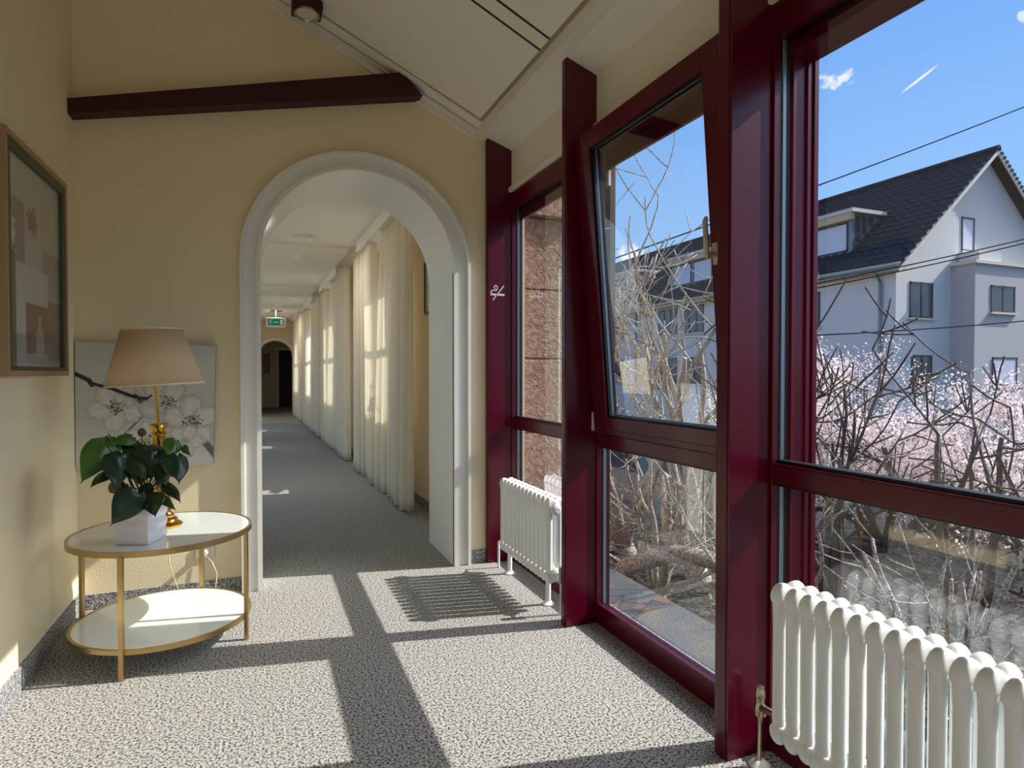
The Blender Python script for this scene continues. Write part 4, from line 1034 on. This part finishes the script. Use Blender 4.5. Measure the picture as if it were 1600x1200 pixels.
# gnarled old trunk lying low outside window 2
q = MB(); q.tube([(3.4, 5.6, GZ - .1), (3.55, 5.5, -.55), (3.9, 5.2, -.35), (4.3, 4.9, -.4), (4.6, 4.5, -.75)], [.12, .10, .10, .09, .07], 12); q.tube([(3.9, 5.2, -.35), (4.0, 5.4, 0), (4.2, 5.7, .35)], [.08, .06, .04], 10)
tag(q.build('old_trunk', M_bark, smooth=True), 'gnarled low trunk among twigs beyond the slate ledge', 'tree trunk')
# blossom tree
BT, tips = shrub('blossom_tree', 'pink and white blossoming tree between the bare shrubs and the houses', (11.2, 8.2, GZ), 12, 3.8, .12, 7, M_bark2, 4, 1.5, 'tree', wig=.25, up=-.02, kids=(3, 4), budsz=0)
BT2, tips2 = shrub('blossom_tree', 'smaller pink blossoming tree behind the right end of the big window', (13.2, 6.7, GZ), 8, 3.7, .09, 17, M_bark2, 4, 1.3, 'tree', wig=.25, up=-.02, kids=(3, 4), budsz=0)
tag(BT, 'wide pink blossoming tree behind the left and middle of the big window')
rb = np.random.default_rng(9)
for tree_, tp_, num_, zmax_ in ((BT, tips, 38000, 2.35), (BT2, tips2, 15000, 2.2)):
    tp_ = [t_ for t_ in tp_ if -1.0 < t_[0][2] < zmax_]; idx = rb.choice(len(tp_), num_); vs = []; fs = []
    for i in idx:
        c = tp_[i][0] + rb.normal(0, .11, 3); nrm = rb.normal(0, 1, 3); nrm /= np.linalg.norm(nrm); u_ = np.cross(nrm, (0.3, .2, 1)); u_ /= np.linalg.norm(u_); w_ = np.cross(nrm, u_); s_ = rb.uniform(.013, .023)
        for k in range(5):
            a = k * 1.2566; d1 = math.cos(a) * u_ + math.sin(a) * w_; d2 = -math.sin(a) * u_ + math.cos(a) * w_; o_ = len(vs)
            vs += [c, c + s_ * (d1 * .7 + d2 * .42) + nrm * .005, c + s_ * (d1 * 1.15) + nrm * .008, c + s_ * (d1 * .7 - d2 * .42) + nrm * .005]; fs.append((o_, o_ + 1, o_ + 2, o_ + 3))
    bl = MB().add(vs, fs).build('blossoms', M_petal, tree_); bl['kind'] = 'stuff'
# ivy and litter near the ledge
vs = []; fs = []
for k in range(1500):
    x = rb.uniform(2.6, 7); y = rb.uniform(0, 9); z = GZ - min(max(.12 * (x - 3.5), 0), 1.2) + .05 + abs(rb.normal(0, .08)); nrm = rb.normal(0, 1, 3) + (0, 0, 1.5); nrm /= np.linalg.norm(nrm); u_ = np.cross(nrm, (.3, 1, .1)); u_ /= np.linalg.norm(u_); w_ = np.cross(nrm, u_); s_ = rb.uniform(.02, .05); o_ = len(vs); c = np.array([x, y, z])
    vs += [c - u_ * s_, c + w_ * s_ * .6, c + u_ * s_, c - w_ * s_ * .6]; fs.append((o_, o_ + 1, o_ + 2, o_ + 3))
lit = MB().add(vs, fs).build('ground_leaves', mat('dry_leaves', srgb(150, 130, 96), .9, noise=(3, srgb(92, 112, 52), .4, .6))); tag(lit, 'dry and green leaves scattered over the garden ground', 'leaves', kind='stuff')

# ------------------------------------------------------------------ houses
FX = 22.4; HY = 16.1; RX = 27.7; EZ = 5.77; RZ = 10.5; SLP = (RZ - EZ) / (RX - FX)
rz = lambda x: EZ + (x - FX) * SLP


def roof_tiles(y0, y1, parent, holes=()):
    """west slope of the roof with tile relief"""
    mb = MB(); x0 = FX - .45; nr = 19; dx = (RX - x0) / nr; per = .42; step = per / 4; ny = int((y1 - y0) / step)
    vs = []; fs = []
    for r_ in range(nr):
        for e_, lift in ((0, .075), (1, .0)):
            x = x0 + dx * (r_ + e_)
            for j in range(ny + 1):
                y = y0 + step * j; ph = (j % 4) / 4 * 2 * math.pi; vs.append((x - .02 * lift, y, rz(x) + .06 + lift + .04 * math.sin(ph)))
    n_ = ny + 1
    for r_ in range(nr * 2 - 1):
        for j in range(ny): fs.append((r_ * n_ + j, r_ * n_ + j + 1, (r_ + 1) * n_ + j + 1, (r_ + 1) * n_ + j))
    mb.add(vs, fs); return mb.build('roof', M_tile, parent)


def hwin(parent, plane, a0, a1, z0, z1, off, mullions=1, pane=M_winpane, sill=True):
    """window on plane ('x', value) or ('y', value)"""
    ax, val = plane; P = (lambda a, t, z: (val - t, a, z)) if ax == 'x' else (lambda a, t, z: (a, val - t, z))
    fr = MB(); fb = lambda m, A0, A1, Z0, Z1, T0, T1: m.add([P(a, t, z) for a in (A0, A1) for t in (T0, T1) for z in (Z0, Z1)], [(0, 1, 3, 2), (4, 6, 7, 5), (0, 4, 5, 1), (2, 3, 7, 6), (0, 2, 6, 4), (1, 5, 7, 3)])
    w_ = .07
    fb(fr, a0, a1, z0, z0 + w_, -.02, .03); fb(fr, a0, a1, z1 - w_, z1, -.02, .03); fb(fr, a0, a0 + w_, z0, z1, -.02, .03); fb(fr, a1 - w_, a1, z0, z1, -.02, .03)
    for k in range(mullions): c = a0 + (a1 - a0) * (k + 1) / (mullions + 1); fb(fr, c - w_ / 2, c + w_ / 2, z0, z1, -.02, .03)
    o = fr.build('window', M_winfr, parent)
    pn = MB(); fb(pn, a0 + w_ / 2, a1 - w_ / 2, z0 + w_ / 2, z1 - w_ / 2, -.02, .012); pn.build('pane', pane, o)
    if sill: s_ = MB(); fb(s_, a0 - .08, a1 + .08, z0 - .08, z0, -.02, .12); s_.build('sill', M_verge, o)


HA = thing('house', 'grey rendered gabled house with dark tiled roof on the right', 'house', (27.7, 20, GZ))
q = MB(); q.prism([(FX, GZ - 2.5), (FX, EZ), (RX, RZ), (2 * RX - FX, EZ), (2 * RX - FX, GZ - 2.5)], 1, HY, 26.0); q.build('wall', M_render, HA)
roof_tiles(HY - .45, 26.0, HA)
q = MB()   # east slope slab and ridge
q.add([(x, y, z) for (x, z) in ((RX, RZ + .08), (RX, RZ - .1), (2 * RX - FX + .45, rz(FX - .45) - .1), (2 * RX - FX + .45, rz(FX - .45) + .08)) for y in (HY - .45, 26.0)], [(0, 1, 3, 2), (2, 3, 5, 4), (4, 5, 7, 6), (6, 7, 1, 0), (0, 2, 4, 6), (1, 7, 5, 3)])
n_t = 34
for k in range(n_t):
    x = RX + .05 + k * (2 * RX - FX + .4 - RX) / n_t; z = RZ - (x - RX) * SLP; q.box(x - .08, x + .08, HY - .5, HY - .3, z + .04, z + .16)
q.tube([(RX, HY - .5, RZ + .12), (RX, 26, RZ + .12)], .11, 8); q.build('ridge', M_tile, HA)
q = MB()
for s_ in (-1, 1):
    vs = [(RX + s_ * (RX - x), y, rz(x) + dz) for x in (FX - .45, RX) for y in (HY - .47, HY - .42) for dz in (-.14, .04)]; q.add(vs, [(0, 1, 3, 2), (4, 6, 7, 5), (0, 4, 5, 1), (2, 3, 7, 6), (0, 2, 6, 4), (1, 5, 7, 3)])
q.build('verge', M_verge, HA)
q = MB(); q.box(FX - .4, FX, HY - .4, 26, EZ - .42, EZ - .12); q.build('eaves_board', M_soffit, HA)
q = MB(); q.tube([(FX - .45, HY - .4, EZ - .28), (FX - .45, 26, EZ - .28)], .07, 8); q.tube([(FX - .42, 16.65, EZ - .3), (FX - .12, 16.65, EZ - .75), (FX - .1, 16.65, GZ)], .06, 8); tag(q.build('gutter', M_zinc, HA), 'grey gutter and downpipe')
hwin(HA, ('y', HY), 23.16, 24.5, 3.64, 5.03, 0, 1)
hwin(HA, ('y', HY), 26.2, 27.0, 6.42, 7.8, 0, 0, M_shutter)
hwin(HA, ('y', HY), 23.3, 24.5, 1.1, 2.2, 0, 1)
q = MB(); q.box(25.6, 31.0, 15.2, HY, GZ - 2, 5.75); bb = q.build('bay', M_render2, HA)
q = MB(); q.box(25.5, 31.1, 15.1, HY, 5.75, 5.87); q.build('bay_roof', M_verge, bb)
hwin(HA, ('y', 15.2), 26.56, 28.1, 3.9, 4.96, 0, 1); hwin(HA, ('y', 15.2), 26.7, 28.3, 1.0, 2.13, 0, 0, M_shutter)
q = MB(); q.box(25.9, 27.3, 15.25, 16.0, 5.9, 6.25); q.build('roof_hatch', M_render, HA)


def dormer(parent, y0, y1, wins_, xf=23.3, zt=8.3, zb_=6.7):
    xb = FX + (zt - EZ) / SLP; q = MB(); q.prism([(xf, rz(xf) - .1), (xf, zt), (xb, zt)], 1, y0, y1); o = q.build('dormer', M_zinc, parent)
    q = MB(); q.box(xf - .25, xb - .1, y0 - .2, y1 + .2, zt, zt + .16); q.build('dormer_roof', M_verge, o)
    q = MB(); q.box(xf - .2, xf, y0 - .1, y1 + .1, zt - .3, zt); q.build('fascia', M_soffit, o)
    for a, b_, pn in wins_: hwin(parent, ('x', xf), a, b_, zb_, zt - .35, 0, 1 if pn is M_winpane else 0, pn, False)
    q = MB()
    for k in range(4): q.box(xf + .15 + k * .4, xf + .45 + k * .4, y0 - .01, y0, max(rz(xf + .45 + k * .4) + .1, zb_), zt - .12) if rz(xf + .45 + k * .4) + .1 < zt - .2 else None
    if q.v: q.build('cheek_panel', M_winpane, o)


dormer(HA, 18.7, 22.6, [(18.9, 20.7, M_shutter), (20.9, 22.4, M_shutter)])
hwin(HA, ('x', FX), 19.5, 21.0, 3.5, 5.0, 0, 1)
HB = thing('house', 'grey terraced house with dormers seen behind twigs through the tilted window', 'house', (27.7, 40, GZ))
q = MB(); q.prism([(FX, GZ - 2.5), (FX, EZ), (RX, RZ), (2 * RX - FX, EZ), (2 * RX - FX, GZ - 2.5)], 1, 26.02, 62.0); q.build('wall', M_render, HB)
roof_tiles(26.02, 62.0, HB)
q = MB(); q.box(FX - .4, FX, 26.05, 62, EZ - .42, EZ - .12); q.build('eaves_board', M_soffit, HB)
q = MB(); q.tube([(RX, 26.03, RZ + .12), (RX, 62, RZ + .12)], .11, 8); q.build('ridge', M_tile, HB)
q = MB(); q.tube([(FX - .1, 33.4, EZ - .3), (FX - .1, 33.4, GZ)], .07, 8); q.build('downpipe', M_zinc, HB)
dormer(HB, 27.2, 31.0, [(27.4, 29.0, M_shutter), (29.2, 30.8, M_shutter)])
dormer(HB, 35.0, 39.5, [(35.2, 37.0, M_winpane), (37.4, 39.2, M_winpane)])
dormer(HB, 44.0, 48.0, [(44.2, 47.8, M_winpane)])
for y in (27.0, 29.3, 35, 38.5, 43, 47, 52):
    for z in (3.75, .9): hwin(HB, ('x', FX), y, y + 1.8, z, z + 1.5, 0, 2 if z > 2 else 1)
# garden wall and louvre fence between the trees and the houses
q = MB(); q.box(14.6, 26, 8.4, 8.6, GZ - 1.5, -.92); q.box(14.5, 26, 8.35, 8.65, -.92, -.84); tag(q.build('garden_wall', mat('white_garden_wall', srgb(206, 204, 198), .8)), 'low pale garden wall at the right behind the blossom tree', 'wall')
FN = thing('louvre_fence', 'grey louvred fence panel low behind the shrubs in the right window', 'fence', (10.5, 9.4, GZ))
for k in range(9): q = MB(); z = GZ - .98 + k * .11; q.box(10.2, 14.4, 9.40, 9.42, z, z + .09); q.build('slat', M_fence, FN)
for x in (10.2, 12.3, 14.4): q = MB(); q.box(x - .05, x + .05, 9.42, 9.5, GZ - 1.4, GZ + .06); q.build('fence_post', M_fence, FN)
# overhead cables
for (a, b_, lab) in (((900, 425), (1700, 127), 'single thin overhead cable crossing the sky above the gabled house'), ((1150, 466), (1700, 349), 'upper of the two close cables crossing in front of the house gable'),
                     ((1150, 474), (1700, 355), 'lower of the two close cables crossing in front of the house gable'), ((1150, 529), (1700, 491), 'lowest overhead cable in front of the house, just above the blossoms')):
    A = px(a[0], a[1], 1, 12.); B = px(b_[0], b_[1], 1, 12.); d_ = B - A; q = MB(); pts = [A + d_ * t - np.array([0, 0, .35 * 4 * (t - t * t) * .3]) for t in np.linspace(-.02, 1.6, 12)]
    q.tube(pts, .019, 6); tag(q.build('power_cable', M_wire), lab, 'cable', 'overhead cables')
